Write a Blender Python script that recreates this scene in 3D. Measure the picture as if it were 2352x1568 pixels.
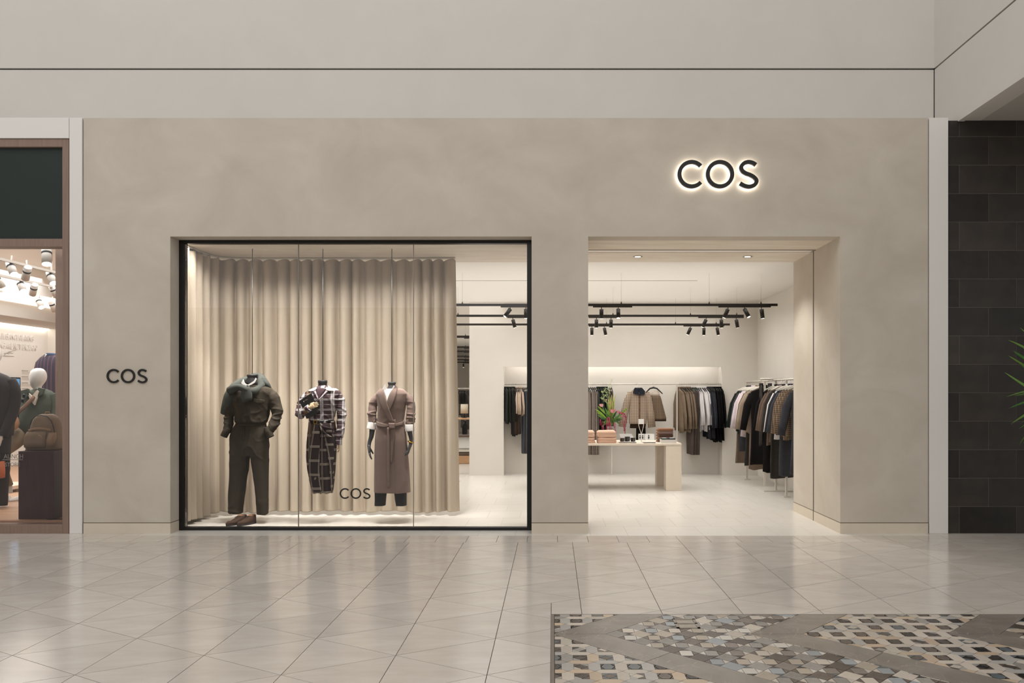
import bpy, bmesh, math, random
from mathutils import Vector, Matrix, noise
random.seed(7)
for o in list(bpy.data.objects): bpy.data.objects.remove(o)
SC = bpy.context.scene
C = SC.collection
PI = math.pi
# ---------------------------------------------------------------- camera, world, lights, exposure
F, H, VX, VY = 1829.0, 1.5, 1270.0, 905.0            # focal length in px, eye height, vanishing point of the 2352x1568 frame
cam = bpy.data.objects.new('camera', bpy.data.cameras.new('camera')); C.objects.link(cam)
cam.location = (0, 0, H); cam.rotation_euler = (PI/2, 0, 0)
cam.data.sensor_width = 36; cam.data.lens = F/2352*36
cam.data.shift_x = -(VX-1176)/2352; cam.data.shift_y = (VY-784)/2352
cam.data.clip_end = 200
SC.camera = cam
SC.view_settings.view_transform = 'Standard'; SC.view_settings.look = 'None'
SC.view_settings.gamma = 1; SC.view_settings.use_curve_mapping = False
SC.view_settings.exposure = 0.0
SC.cycles.use_denoising = True
SC.cycles.max_bounces = 8; SC.cycles.diffuse_bounces = 5; SC.cycles.glossy_bounces = 4
SC.cycles.transparent_max_bounces = 16
SC.cycles.sample_clamp_indirect = 4
W = bpy.data.worlds.new('hall_light'); SC.world = W; W.use_nodes = True
W.node_tree.nodes['Background'].inputs[0].default_value = (1.0, 0.985, 0.965, 1)
W.node_tree.nodes['Background'].inputs[1].default_value = 0.43
def X0(px, Y): return (px-VX)*Y/F
def area(name, loc, rot, sx, sy, power, col=(1, .93, .84), spread=180):
    l = bpy.data.lights.new(name, 'AREA'); l.shape = 'RECTANGLE'; l.size = sx; l.size_y = sy
    l.energy = power; l.color = col; l.spread = math.radians(spread)
    o = bpy.data.objects.new(name, l); C.objects.link(o); o.location = loc; o.rotation_euler = rot
    return o
def spot(name, loc, target, power, angle=50, blend=.5, col=(1, .9, .78), r=.03):
    l = bpy.data.lights.new(name, 'SPOT'); l.energy = power; l.spot_size = math.radians(angle); l.spot_blend = blend
    l.color = col; l.shadow_soft_size = r
    o = bpy.data.objects.new(name, l); C.objects.link(o); o.location = loc
    o.rotation_euler = (Vector(target)-Vector(loc)).to_track_quat('-Z', 'Y').to_euler()
    return o
area('skylight', (-3.2, 1.5, 10.5), (math.radians(10), math.radians(-6), 0), 15, 10, 610, (1, .985, .96))
area('facade_fill', (0, -11.8, 7.2), (math.radians(78), 0, 0), 28, 5, 430, (1, .98, .955))  # added unseen fill from the hall's far side, brightens the facade
# shop interior: added ceiling fill lights (narrow spread, so unseen from the mall)
area('shop_ceiling_fill', (.6, 12.6, 3.18), (0, 0, 0), 5.2, 3.4, 112, (1, .99, .975), 145)
area('shop_ceiling_fill', (-2.4, 20, 3.18), (0, 0, 0), 3.0, 14, 200, (1, .985, .96), 140)
area('niche_strip', (1.1, 14.81, 2.145), (math.radians(30), 0, 0), 3.9, .05, 9, (1, .965, .91), 170)
area('neighbour_fill', (-7.6, 11.8, 3.6), (0, 0, 0), 3.4, 5.4, 225, (.93, .97, 1), 150)  # added fill lighting the left shop from above
area('neighbour_cove', (-9.9, 14.0, 2.80), (0, math.radians(25), 0), .1, 5, 17, (1, 1, 1), 170)
for px, tx, p in ((500, 490, 30), (560, 560, 62), (640, 640, 36), (745, 738, 62), (830, 830, 36), (905, 900, 62), (1000, 1010, 40)):
    Ys = 8.95
    spot('window_spot', ((px-VX)*Ys/F, Ys, 3.17), ((tx-VX)*9.7/F, 9.7, .3), p, 62, 1.0, (1, .96, .9), .02)
for px in (520, 610, 700, 790, 880, 975):
    spot('window_curtain_fill', (X0(px, 8.93), 8.93, 3.17), (X0(px, 9.86), 9.86, .1), 170, 36, 1.0, (1, .96, .9), .02)  # added narrow beams that brighten the lower curtain
area('window_ceiling_fill', (-2.7, 9.05, 3.19), (math.radians(8), 0, 0), 2.9, .25, 62, (1, .97, .92), 130)  # added fill under the soffit to lift the curtain top
for y_, x_ in ((11.18, -.5), (12.64, -.5), (14.13, -.5)):
    area('ceiling_uplight_fill', (x_, y_, 2.74), (math.pi, 0, 0), 7.0, 1.42, 10, (1, .97, .93), 170)  # added upward fill for the shop ceiling, wider than the bars
for px in (1465, 1717):
    spot('entrance_downlight', ((px-VX)*9.82/F, 9.82, 3.17), ((px-VX)*9.82/F, 9.82, 0), 78, 115, .8, (1, .97, .92), .03)

# ---------------------------------------------------------------- materials
def lin(c):
    if isinstance(c, str):
        c = [int(c[i:i+2], 16)/255 for i in (0, 2, 4)]
    return tuple(x/12.92 if x <= .04045 else ((x+.055)/1.055)**2.4 for x in c)
MATS = {}
def mat(name, col, rough=.6, metal=0, var=0, vs=3, vstretch=(1, 1, 1), bump=0, bs=60, bstretch=(1, 1, 1), spec=.5, emit=0, sheen=0, coat=0, col2=None, detail=6, coord='Object'):
    if name in MATS: return MATS[name]
    m = bpy.data.materials.new(name); m.use_nodes = True; MATS[name] = m
    nt = m.node_tree; N = nt.nodes; L = nt.links; b = N['Principled BSDF']
    c = lin(col)
    b.inputs['Base Color'].default_value = (*c, 1)
    b.inputs['Roughness'].default_value = rough; b.inputs['Metallic'].default_value = metal
    b.inputs['Specular IOR Level'].default_value = spec
    b.inputs['Sheen Weight'].default_value = sheen
    b.inputs['Coat Weight'].default_value = coat; b.inputs['Coat Roughness'].default_value = .12
    if emit:
        b.inputs['Emission Color'].default_value = (*c, 1); b.inputs['Emission Strength'].default_value = emit
    if var or bump:
        tc = N.new('ShaderNodeTexCoord')
    def mapped(s):
        mp = N.new('ShaderNodeMapping'); mp.inputs['Scale'].default_value = s
        L.new(tc.outputs[coord], mp.inputs['Vector']); return mp.outputs[0]
    if var:
        n = N.new('ShaderNodeTexNoise'); n.inputs['Scale'].default_value = vs; n.inputs['Detail'].default_value = detail
        n.inputs['Roughness'].default_value = .6; n.inputs['Distortion'].default_value = .6
        L.new(mapped(vstretch), n.inputs['Vector'])
        r = N.new('ShaderNodeValToRGB'); r.color_ramp.elements[0].position = .3; r.color_ramp.elements[1].position = .7
        c2 = lin(col2) if col2 else tuple(x*(1-var) for x in c)
        c1 = c if col2 else tuple(min(1, x*(1+var*.5)) for x in c)
        r.color_ramp.elements[0].color = (*c2, 1); r.color_ramp.elements[1].color = (*c1, 1)
        L.new(n.outputs['Fac'], r.inputs[0]); L.new(r.outputs[0], b.inputs['Base Color'])
    if bump:
        n2 = N.new('ShaderNodeTexNoise'); n2.inputs['Scale'].default_value = bs; n2.inputs['Detail'].default_value = 4
        L.new(mapped(bstretch), n2.inputs['Vector'])
        bp = N.new('ShaderNodeBump'); bp.inputs['Strength'].default_value = bump; bp.inputs['Distance'].default_value = .01
        L.new(n2.outputs['Fac'], bp.inputs['Height']); L.new(bp.outputs[0], b.inputs['Normal'])
    return m
def veined(name, col, dark, rough=.3, vs=6, vein=None, per_object=.1, vstretch=(1, 1, 1)):
    """stone: two-tone noise, thin veins, slightly different from piece to piece"""
    if name in MATS: return MATS[name]
    m = mat(name, col, rough, var=.1, vs=vs, col2=dark, vstretch=vstretch, detail=8)
    nt = m.node_tree; N = nt.nodes; L = nt.links; b = N['Principled BSDF']
    src = b.inputs['Base Color'].links[0].from_socket
    tc = [n for n in N if n.type == 'TEX_COORD'][0]
    if vein:
        n = N.new('ShaderNodeTexNoise'); n.inputs['Scale'].default_value = vs*1.3; n.inputs['Detail'].default_value = 5; n.inputs['Distortion'].default_value = 1.2
        L.new(tc.outputs['Object'], n.inputs['Vector'])
        r = N.new('ShaderNodeValToRGB'); e = r.color_ramp.elements
        e[0].position = .491; e[0].color = (0, 0, 0, 1); e[1].position = .5; e[1].color = (.6, .6, .6, 1)
        k = e.new(.509); k.color = (0, 0, 0, 1)
        L.new(n.outputs['Fac'], r.inputs[0])
        mx = N.new('ShaderNodeMix'); mx.data_type = 'RGBA'
        L.new(r.outputs[0], mx.inputs[0]); L.new(src, mx.inputs[6]); mx.inputs[7].default_value = (*lin(vein), 1)
        src = mx.outputs[2]
    oi = N.new('ShaderNodeObjectInfo'); mr = N.new('ShaderNodeMapRange')
    mr.inputs[3].default_value = 1-per_object; mr.inputs[4].default_value = 1+per_object*.6
    L.new(oi.outputs['Random'], mr.inputs[0])
    hs = N.new('ShaderNodeHueSaturation'); L.new(src, hs.inputs['Color']); L.new(mr.outputs[0], hs.inputs['Value'])
    L.new(hs.outputs[0], b.inputs['Base Color'])
    return m
def plaid(name, base, cols, rough=.85, coord='UV', soft=.25):
    """woven checks. cols: (axis, period_m, offset, halfwidth fraction, colour, weight)"""
    if name in MATS: return MATS[name]
    m = mat(name, base, rough, sheen=.0, spec=.2)
    N = m.node_tree.nodes; L = m.node_tree.links; b = N['Principled BSDF']
    tc = N.new('ShaderNodeTexCoord'); sp = N.new('ShaderNodeSeparateXYZ'); L.new(tc.outputs[coord], sp.inputs[0])
    src = None
    for ax, per, off, hw, col, wt in cols:
        a = N.new('ShaderNodeMath'); a.operation = 'MULTIPLY_ADD'; a.inputs[1].default_value = 1/per; a.inputs[2].default_value = off
        L.new(sp.outputs[ax], a.inputs[0])
        f = N.new('ShaderNodeMath'); f.operation = 'FRACT'; L.new(a.outputs[0], f.inputs[0])
        s = N.new('ShaderNodeMath'); s.operation = 'SUBTRACT'; s.inputs[1].default_value = .5; L.new(f.outputs[0], s.inputs[0])
        ab = N.new('ShaderNodeMath'); ab.operation = 'ABSOLUTE'; L.new(s.outputs[0], ab.inputs[0])
        mr = N.new('ShaderNodeMapRange'); mr.inputs[1].default_value = hw*(1-soft); mr.inputs[2].default_value = hw*(1+soft)
        mr.inputs[3].default_value = wt; mr.inputs[4].default_value = 0; L.new(ab.outputs[0], mr.inputs[0])
        mx = N.new('ShaderNodeMix'); mx.data_type = 'RGBA'; L.new(mr.outputs[0], mx.inputs[0])
        if src: L.new(src, mx.inputs[6])
        else: mx.inputs[6].default_value = (*lin(base), 1)
        mx.inputs[7].default_value = (*lin(col), 1); src = mx.outputs[2]
    L.new(src, b.inputs['Base Color'])
    return m
def glass(name, tint=(1, 1, 1), refl=.06):
    m = bpy.data.materials.new(name); m.use_nodes = True; MATS[name] = m
    N = m.node_tree.nodes; L = m.node_tree.links; N.clear()
    out = N.new('ShaderNodeOutputMaterial'); mx = N.new('ShaderNodeMixShader'); tr = N.new('ShaderNodeBsdfTransparent'); gl = N.new('ShaderNodeBsdfGlossy')
    fr = N.new('ShaderNodeFresnel'); fr.inputs[0].default_value = 1.35
    tr.inputs[0].default_value = (*tint, 1); gl.inputs['Roughness'].default_value = 0.0
    L.new(fr.outputs[0], mx.inputs[0]); L.new(tr.outputs[0], mx.inputs[1]); L.new(gl.outputs[0], mx.inputs[2]); L.new(mx.outputs[0], out.inputs[0])
    return m

# ---------------------------------------------------------------- mesh builder
class MB:
    def __init__(s): s.v = []; s.f = []; s.uv = []; s.mi = []; s.sm = []; s.m = 0
    def face(s, idx, uv=None, smooth=False):
        s.f.append(tuple(idx)); s.uv.append(uv or [(s.v[i][0], s.v[i][2]) for i in idx]); s.mi.append(s.m); s.sm.append(smooth)
    def box(s, x0, x1, y0, y1, z0, z1):
        b = len(s.v); s.v += [(x, y, z) for z in (z0, z1) for y in (y0, y1) for x in (x0, x1)]
        for q in ((0, 2, 3, 1), (4, 5, 7, 6), (0, 1, 5, 4), (2, 6, 7, 3), (0, 4, 6, 2), (1, 3, 7, 5)): s.face([b+i for i in q])
        return s
    def prism(s, poly, h0, h1, axis='z', smooth=False):
        """poly in the plane across the axis: z->(x,y), y->(x,z), x->(y,z)"""
        n = len(poly); b = len(s.v)
        for h in (h0, h1):
            for a, c in poly: s.v.append((a, c, h) if axis == 'z' else (a, h, c) if axis == 'y' else (h, a, c))
        s.face(range(b, b+n)[::-1]); s.face(range(b+n, b+2*n))
        for i in range(n):
            j = (i+1) % n; s.face((b+i, b+j, b+n+j, b+n+i), smooth=smooth)
        return s
    def rings(s, R, cap=True, smooth=True, closed=True):
        n = len(R[0]); b = len(s.v)
        for r in R: s.v += [tuple(p) for p in r]
        vv = 0
        for k in range(len(R)-1):
            dv = (Vector(R[k+1][0])-Vector(R[k][0])).length
            dv = max(dv, (Vector(R[k+1][n//2])-Vector(R[k][n//2])).length)
            us = [0]
            for i in range(n): us.append(us[-1]+(Vector(R[k][(i+1) % n])-Vector(R[k][i])).length)
            for i in range(n if closed else n-1):
                j = (i+1) % n
                s.face((b+k*n+i, b+k*n+j, b+(k+1)*n+j, b+(k+1)*n+i), [(us[i], -vv), (us[i+1], -vv), (us[i+1], -vv-dv), (us[i], -vv-dv)], smooth)
            vv += dv
        if cap and closed:
            s.face([b+i for i in range(n)][::-1]); s.face([b+(len(R)-1)*n+i for i in range(n)])
        return s
    def tube(s, pts, rad, n=10, flat=1.0, flatdir=(0, 1, 0), cap=True, smooth=True):
        """swept tube; flat < 1 squeezes it along flatdir"""
        pts = [Vector(p) for p in pts]
        if not hasattr(rad, '__len__'): rad = [rad]*len(pts)
        R = []; up = None; fd = Vector(flatdir)
        for i, p in enumerate(pts):
            t = (pts[min(i+1, len(pts)-1)]-pts[max(i-1, 0)]).normalized()
            if up is None:
                up = Vector((0, 0, 1)) if abs(t.z) < .9 else Vector((1, 0, 0))
            u = (up - t*up.dot(t)).normalized(); w = t.cross(u); up = u
            ring = []
            for k in range(n):
                a = 2*PI*k/n; d = (u*math.cos(a)+w*math.sin(a))*rad[i]
                if flat != 1: d = d - fd*d.dot(fd)*(1-flat)
                ring.append(p+d)
            R.append(ring)
        return s.rings(R, cap, smooth)
    def ball(s, c, rx, ry, rz, nu=12, nv=8):
        R = []
        for j in range(1, nv):
            a = PI*j/nv; R.append([(c[0]+rx*math.sin(a)*math.cos(2*PI*k/nu), c[1]+ry*math.sin(a)*math.sin(2*PI*k/nu), c[2]+rz*math.cos(a)) for k in range(nu)])
        return s.rings(R)
    def xf(s, M, start=0):
        for i in range(start, len(s.v)): s.v[i] = tuple(M @ Vector(s.v[i]))
        return s
    def mesh(s, name, mats, off=(0, 0, 0), normals=True):
        me = bpy.data.meshes.new(name)
        me.from_pydata([(v[0]-off[0], v[1]-off[1], v[2]-off[2]) for v in s.v], [], s.f)
        ul = me.uv_layers.new(name='UVMap'); k = 0
        flat = []
        for u in s.uv:
            for a in u: flat += [a[0], a[1]]
        ul.data.foreach_set('uv', flat)
        for m in (mats if isinstance(mats, (list, tuple)) else [mats]): me.materials.append(m)
        me.polygons.foreach_set('material_index', s.mi); me.polygons.foreach_set('use_smooth', s.sm)
        if normals:
            bm = bmesh.new(); bm.from_mesh(me); bmesh.ops.recalc_face_normals(bm, faces=bm.faces); bm.to_mesh(me); bm.free()
        me.update(); return me
    def obj(s, name, mats, parent=None, off=None, bevel=0, normals=True):
        if off is None: off = tuple(parent_loc(parent)) if parent else (0, 0, 0)
        o = bpy.data.objects.new(name, s.mesh(name, mats, off, normals)); C.objects.link(o)
        if parent: o.parent = parent
        elif any(off): o.location = off
        if bevel:
            bv = o.modifiers.new('edge', 'BEVEL'); bv.width = bevel; bv.segments = 2; bv.limit_method = 'ANGLE'
        return o
def parent_loc(o):
    l = Vector((0, 0, 0))
    while o: l = l+Vector(o.location); o = o.parent
    return l
def tag(o, label, cat, group=None, kind=None):
    if label: o['label'] = label
    if cat: o['category'] = cat
    if group: o['group'] = group
    if kind: o['kind'] = kind
    return o
def thing(name, label, cat, loc=(0, 0, 0), group=None, rz=0):
    o = bpy.data.objects.new(name, None); C.objects.link(o); o.location = loc; o.rotation_euler = (0, 0, rz); o.empty_display_size = .1
    return tag(o, label, cat, group)
def struct(name, mb, m, bevel=0):
    o = mb.obj(name, m, bevel=bevel); o['kind'] = 'structure'; return o
def X(px, Y): return (px-VX)*Y/F
def Z(py, Y): return H-(py-VY)*Y/F
def inst(src, name, parent, loc=(0, 0, 0), rot=(0, 0, 0), scale=(1, 1, 1)):
    o = bpy.data.objects.new(name, src if isinstance(src, bpy.types.Mesh) else src.data); C.objects.link(o)
    o.parent = parent; o.location = loc; o.rotation_euler = rot; o.scale = scale; return o

# palette
plaster = mat('limewash_plaster', 'CFC6B9', .85, var=.1, vs=1.3, vstretch=(1, 1, 1.2), bump=.12, bs=9, spec=.25, col2='C0B6A8', detail=10)
plaster_in = mat('limewash_soffit', 'EAE2D6', .85, var=.1, vs=2.2, vstretch=(.6, 3, 1), spec=.25, col2='D9CDBD', detail=9)
white_p = mat('white_paint', 'E6E3DF', .6, spec=.3, bump=.03, bs=200)
fascia_m = mat('fascia_paint', 'D3CFC9', .75, var=.03, vs=1.5, spec=.3)
shopwhite = mat('shop_white_wall', 'E2DDD5', .8, var=.03, vs=1.5, spec=.2)
shopceil = mat('shop_white_ceiling', 'F0ECE6', .85, spec=.2)
base_m = mat('baseboard_stone', 'D8CCBA', .5, var=.04, vs=5)
dark_gap = mat('shadow_gap', '1A1816', .9, spec=.1)
black_metal = mat('black_frame_metal', '0C0B0B', .35, spec=.5)
track_m = mat('bronze_track_metal', '1F1913', .45, metal=.3)
rail_m = mat('pale_rail_metal', 'D8D2C8', .35, metal=.2)
grout = mat('floor_joint', '6E665D', .9)
stone_floor = veined('floor_limestone', 'D3CCC3', 'C5BBB1', .16, vs=2.2, per_object=.06, vstretch=(1, 3, 1))
store_stone = veined('shop_floor_limestone', 'DCD7CF', 'D2CCC3', .3, vs=3, per_object=.03, vstretch=(1, 5, 1))
glass_m = glass('shop_glass')
frame_wood = mat('brown_frame_wood', '8E776A', .45, var=.15, vs=2.5, vstretch=(18, 18, 1), spec=.4)
# ---------------------------------------------------------------- large structure
Y0 = 8.573; YW = 8.78; YS = 10.24; ZS = 3.197; ZT = 4.472; YB = 14.7
xl, xr = X(192, Y0), X(2131.5, Y0)
wl, wr, dl, dr = X(391, Y0), X(1221, Y0), X(1351, Y0), X(1930, Y0)
w = MB()
w.box(xl, wl, Y0, YW+.2, 0, ZT); w.box(dr, xr, Y0, YS, 0, ZS); w.box(wr, dl, Y0, Y0+.75, 0, ZS)
w.box(wl, xr, Y0, YW+.02, ZS, ZT); w.box(wl, xr, YW+.02, 9.0, ZS+.12, ZT)
struct('wall_front', w, plaster)
w = MB()
slot0, slot1 = 9.36, 9.55
w.box(xl, xr-.02, YW+.02, slot0, ZS, ZS+.12); w.box(xl, xr-.02, slot1, YS, ZS, ZS+.12)
w.box(xl, dl-.02, slot0, slot1, ZS, ZS+.12)
struct('ceiling_soffit', w, plaster_in)
w = MB().box(dl, dr-.01, slot0+.03, slot1, ZS+.006, ZS+.1)
struct('trim_shutter_slot', w, mat('slot_white', 'F2EDE6', .5))
w = MB().box(dl, dr, slot0+.002, slot0+.022, ZS-.004, ZS+.05); w.box(dr-.004, dr+.02, 9.44, 9.462, 0, ZS)
struct('trim_shutter_channel', w, mat('channel_metal', '5C554C', .4, metal=.6))
w = MB()
zb = .112
for a, b, y0, y1 in ((xl-.0, wl+.003, Y0-.004, YW-.012), (wr, dl, Y0-.004, Y0+.754), (dr-.003, xr, Y0-.004, YS+.003)):
    w.box(a, b, y0, y1, 0, zb)
struct('baseboard_front', w, base_m)
w = MB()
for a, b, y0, y1 in ((xl, wl+.001, Y0-.001, YW), (wr, dl, Y0-.001, Y0+.75), (dr-.001, xr, Y0-.001, YS)):
    w.box(a, b, y0, y1, zb, zb+.008)
struct('trim_baseboard_gap', w, mat('joint_brown', '6F6455', .9))
# pilasters + header over the neighbour shop
w = MB(); w.box(X(160.5, Y0), X(189.5, Y0), Y0-.01, Y0+.3, 0, ZT); w.box(X(2134, Y0), X(2177, Y0), Y0-.01, Y0+.3, 0, ZT)
w.box(-9, X(159.5, Y0), Y0-.012, Y0+.3, Z(318, Y0), ZT)
struct('wall_pilasters', w, white_p, bevel=.003)
w = MB(); w.box(X(158, Y0), X(193, Y0), Y0+.04, Y0+.3, 0, ZT-.01); w.box(X(2131, Y0), X(2179, Y0), Y0+.04, Y0+.3, 0, ZT-.01)
struct('trim_shadow_gap', w, dark_gap)
# fascia and side bulkhead above
YF = 9.10; XS = 4.359; zj = 5.215
w = MB(); w.box(-10, XS, YF, YF+.3, 4.2, zj-.010); w.box(-10, XS, YF, YF+.3, zj+.010, 8.6)
struct('wall_fascia', w, fascia_m)
w = MB(); w.box(XS, XS+.25, -1, YF+.3, 4.448, zj-.010); w.box(XS, XS+.25, -1, YF+.3, zj+.010, 8.6)
struct('wall_bulkhead', w, fascia_m)
w = MB(); w.box(-10, XS+.03, YF+.03, YF+.25, zj-.011, zj+.011); w.box(XS+.02, XS+.2, -1, YF, zj-.011, zj+.011); w.box(XS-.008, XS+.001, YF-.003, YF+.01, 4.3, zj)
struct('trim_fascia_groove', w, dark_gap)
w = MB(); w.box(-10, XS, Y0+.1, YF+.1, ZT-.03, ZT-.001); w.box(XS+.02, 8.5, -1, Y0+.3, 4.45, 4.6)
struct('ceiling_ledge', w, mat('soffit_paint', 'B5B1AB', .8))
w = MB(); w.box(X(2200, Y0)-.0, XS+.07, Y0-2.2, Y0, 4.435, 4.452)
struct('trim_bulkhead_edge', w, fascia_m)
struct('wall_opposite', MB().box(-16, 16, -12.4, -12.1, 0, 4.4), mat('opposite_wall', 'A89F93', .8))
# dark slate wall with tiles
SLATE_C = 0
sl = [veined('slate_'+str(i), c, d, .42, vs=v, vein=None, per_object=.3) for i, (c, d, v) in enumerate((('36312C', '24211E', 3), ('3C3731', '282421', 2.2), ('332D29', '221F1C', 5), ('423B34', '2A2623', 2.0)))]
w = MB().box(X(2177, Y0), 7.4, Y0+.012, Y0+.3, 0, 4.448); sw = struct('wall_right', w, mat('slate_joint', '9A9288', .9))
zrow = 4.448
rows = [Z(y, Y0) for y in (276, 313)] + [Z(313+65.4*i, Y0) for i in range(1, 14)] + [0.0]
shapes = {}
for i in range(len(rows)-1):
    zt, zbm = rows[i], max(rows[i+1], 0)
    x = X(2204.5, Y0) if i % 2 == 0 else X(2272, Y0)
    tw = 131.6*Y0/F
    xs = [X(2177, Y0)]
    while x < 7.4: xs.append(x); x += tw
    for a, b in zip(xs, xs[1:]):
        g = .0035
        key = (round(b-a, 3), round(zt-zbm, 3))
        if key not in shapes:
            m_ = MB(); hw, hh = (b-a)/2-g/2, (zt-zbm)/2-g/2
            m_.rings([[(-hw, 0, -hh), (hw, 0, -hh), (hw, 0, hh), (-hw, 0, hh)], [(-hw, -.0025, -hh), (hw, -.0025, -hh), (hw, -.0025, hh), (-hw, -.0025, hh)]], smooth=False)
            shapes[key] = [m_.mesh('slate_tile', s_) for s_ in sl]
        inst(random.choice(shapes[key]), 'slate_tile', sw, ((a+b)/2, Y0+.012-random.uniform(0, .0006), (zt+zbm)/2))

# ---------------------------------------------------------------- shop shell
w = MB(); w.box(-1.543, 3.9, YB, YB+.07, Z(842, YB), 3.25); w.box(-1.543, X(1157, YB), YB, YB+.5, 0, Z(842, YB)); w.box(X(1659, YB), 3.9, YB, YB+.5, 0, Z(842, YB))
struct('wall_back', w, shopwhite)
struct('wall_niche', MB().box(-1.2, 3.5, 15.08, 15.2, 0, 3.2), shopwhite)
struct('ceiling_niche', MB().box(-1.2, 3.5, YB+.07, 15.1, Z(842, YB)+.16, Z(842, YB)+.20), shopwhite)
w = MB(); w.box(3.78, 3.95, YS, YB+.1, 0, 3.25); struct('wall_shop_right', w, shopwhite)
w = MB(); w.box(-5.0, -4.85, YW+.2, 32, 0, 3.25); struct('wall_shop_left', w, shopwhite)
w = MB(); w.box(-5, 3.95, 31.5, 31.7, 0, 3.25); w.box(-1.543, -1.4, YB+.3, 31.5, 0, 3.25); struct('wall_shop_far', w, shopwhite)
w = MB(); w.box(-5, 4, YS, 11.925, 3.2, 3.35); w.box(-5, 4, 11.955, 31.7, 3.2, 3.35); w.box(2.167, 4, 11.925, 11.955, 3.2, 3.35)
struct('ceiling_shop', w, shopceil)
struct('trim_ceiling_slot', MB().box(-5, 2.167, 11.925, 11.955, 3.2005, 3.24), dark_gap)
w = MB(); w.box(dr+.02, 3.95, YS-.05, YS, 0, 3.25); struct('wall_shop_return', w, shopwhite)
struct('wall_side_of_display', MB().box(-4.5, -4.3, YW+.2, YS, 0, ZS), plaster_in)

# ---------------------------------------------------------------- floors
fl = struct('floor', MB().box(-9, 8, 3.2, 8.44, -.05, -.006), grout)
w = MB(); w.box(-14, 14, -12.2, 3.2, -.05, 0); w.box(-14, -9, 3.2, 8.44, -.05, 0); w.box(8, 14, 3.2, 8.44, -.05, 0)
struct('floor_concourse', w, stone_floor)
def clip(poly, a, b, c):
    """keep a*x+b*y <= c"""
    out = []
    for i in range(len(poly)):
        p, q = poly[i], poly[(i+1) % len(poly)]
        dp, dq = a*p[0]+b*p[1]-c, a*q[0]+b*q[1]-c
        if dp <= 0: out.append(p)
        if dp*dq < 0:
            t = dp/(dp-dq); out.append((p[0]+t*(q[0]-p[0]), p[1]+t*(q[1]-p[1])))
    return out
def area2(poly):
    return abs(sum(poly[i][0]*poly[(i+1) % len(poly)][1]-poly[(i+1) % len(poly)][0]*poly[i][1] for i in range(len(poly))))/2 if len(poly) > 2 else 0
def inset(poly, d):
    """move every edge of a convex polygon inwards by d"""
    s_ = sum(poly[i][0]*poly[(i+1) % len(poly)][1]-poly[(i+1) % len(poly)][0]*poly[i][1] for i in range(len(poly)))
    if s_ < 0: poly = poly[::-1]
    out = poly
    for i in range(len(poly)):
        p, q = poly[i], poly[(i+1) % len(poly)]
        ex, ey = q[0]-p[0], q[1]-p[1]; l = math.hypot(ex, ey)
        if l < 1e-6: continue
        nx, ny = ey/l, -ex/l
        out = clip(out, nx, ny, nx*p[0]+ny*p[1]-d)
        if len(out) < 3: return []
    return out
def seen(poly, margin=60):
    cx = sum(p[0] for p in poly)/len(poly); cy = sum(p[1] for p in poly)/len(poly)
    if cy < 3.9: return False
    px = VX+F*cx/cy; py = VY+F*H/cy
    return -margin < px < 2352+margin and py < 1568+margin
def tile(poly, gap, mats, parent, name='tile', th=.006, rest=None):
    p = inset(poly, gap/2)
    if len(p) < 3 or area2(p) < 2e-5: return
    cx = sum(a[0] for a in p)/len(p); cy = sum(a[1] for a in p)/len(p)
    if seen(poly) or rest is None:
        dz = random.uniform(-.0004, 0)
        m_ = MB(); m_.prism([(a-cx, b-cy) for a, b in p], -th, 0)
        o = bpy.data.objects.new(name, m_.mesh(name, mats, normals=False)); C.objects.link(o); o.parent = parent; o.location = (cx, cy, dz)
    else: rest.prism(p, -th, 0)
rest = MB()
cw, sd = .5505, .6365
MX0, MY1 = -.012, 5.433                       # mosaic corner
Yrow = 8.07
tri = []
for k in range(-18, 18):
    xk = -.353+cw*k
    ya = 7.439+(0 if k % 2 == 0 else .318); yb = 7.439+(.318 if k % 2 == 0 else 0)
    for n in range(-9, 4):
        a0, a1 = ya+sd*n, ya+sd*(n+1)
        b0 = yb+sd*n
        # triangle with its side on column k, apex on column k+1, and the one the other way round
        mid = a0+sd/2
        tri.append([(xk, a0), (xk+cw, mid), (xk, a1)])
        tri.append([(xk+cw, mid-sd), (xk+cw, mid), (xk, a0)])
for t in tri:
    p = clip(t, 0, 1, Yrow); p = clip(p, 0, -1, -3.2) if p else p
    p = clip(p, 1, 0, 8) if p else p; p = clip(p, -1, 0, 9) if p else p
    if len(p) < 3 or area2(p) < 1e-4: continue
    # cut away the mosaic corner (x > MX0 and y < MY1)
    parts_ = []
    if max(a[0] for a in p) > MX0 and min(a[1] for a in p) < MY1:
        left = clip(p, 1, 0, MX0); right = clip(clip(p, -1, 0, -MX0), 0, -1, -MY1) if area2(clip(p, -1, 0, -MX0)) > 0 else []
        if min(a[1] for a in p) >= MY1-.0: parts_ = [p]
        else: parts_ = [q for q in (left, right) if len(q) > 2 and area2(q) > 1e-4]
    else: parts_ = [p]
    for q in parts_: tile(q, .0045, stone_floor, fl, 'stone_tile', rest=rest)
x = -9.0
while x < 8:
    tile([(x, Yrow), (x+.312, Yrow), (x+.312, 8.44), (x, 8.44)], .0045, stone_floor, fl, 'border_tile', rest=rest); x += .312
for xa, xb in ((-9.0, -4.4), (3.9, 8.0)):
    x = xa
    while x < xb-.01: tile([(x, 8.44), (min(x+.4, xb), 8.44), (min(x+.4, xb), 8.62), (x, 8.62)], .003, stone_floor, fl, 'border_tile', rest=rest); x += .4
rest.obj('paving', stone_floor, fl)['kind'] = 'stuff'
fs = struct('floor_shop', MB().box(-5, 8, 8.44, 32, -.05, -.004), mat('shop_joint', 'BEB6AA', .9))
struct('floor_shop_far', MB().box(-5, -1.2, 15.2, 32, -.004, 0), store_stone)
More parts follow.
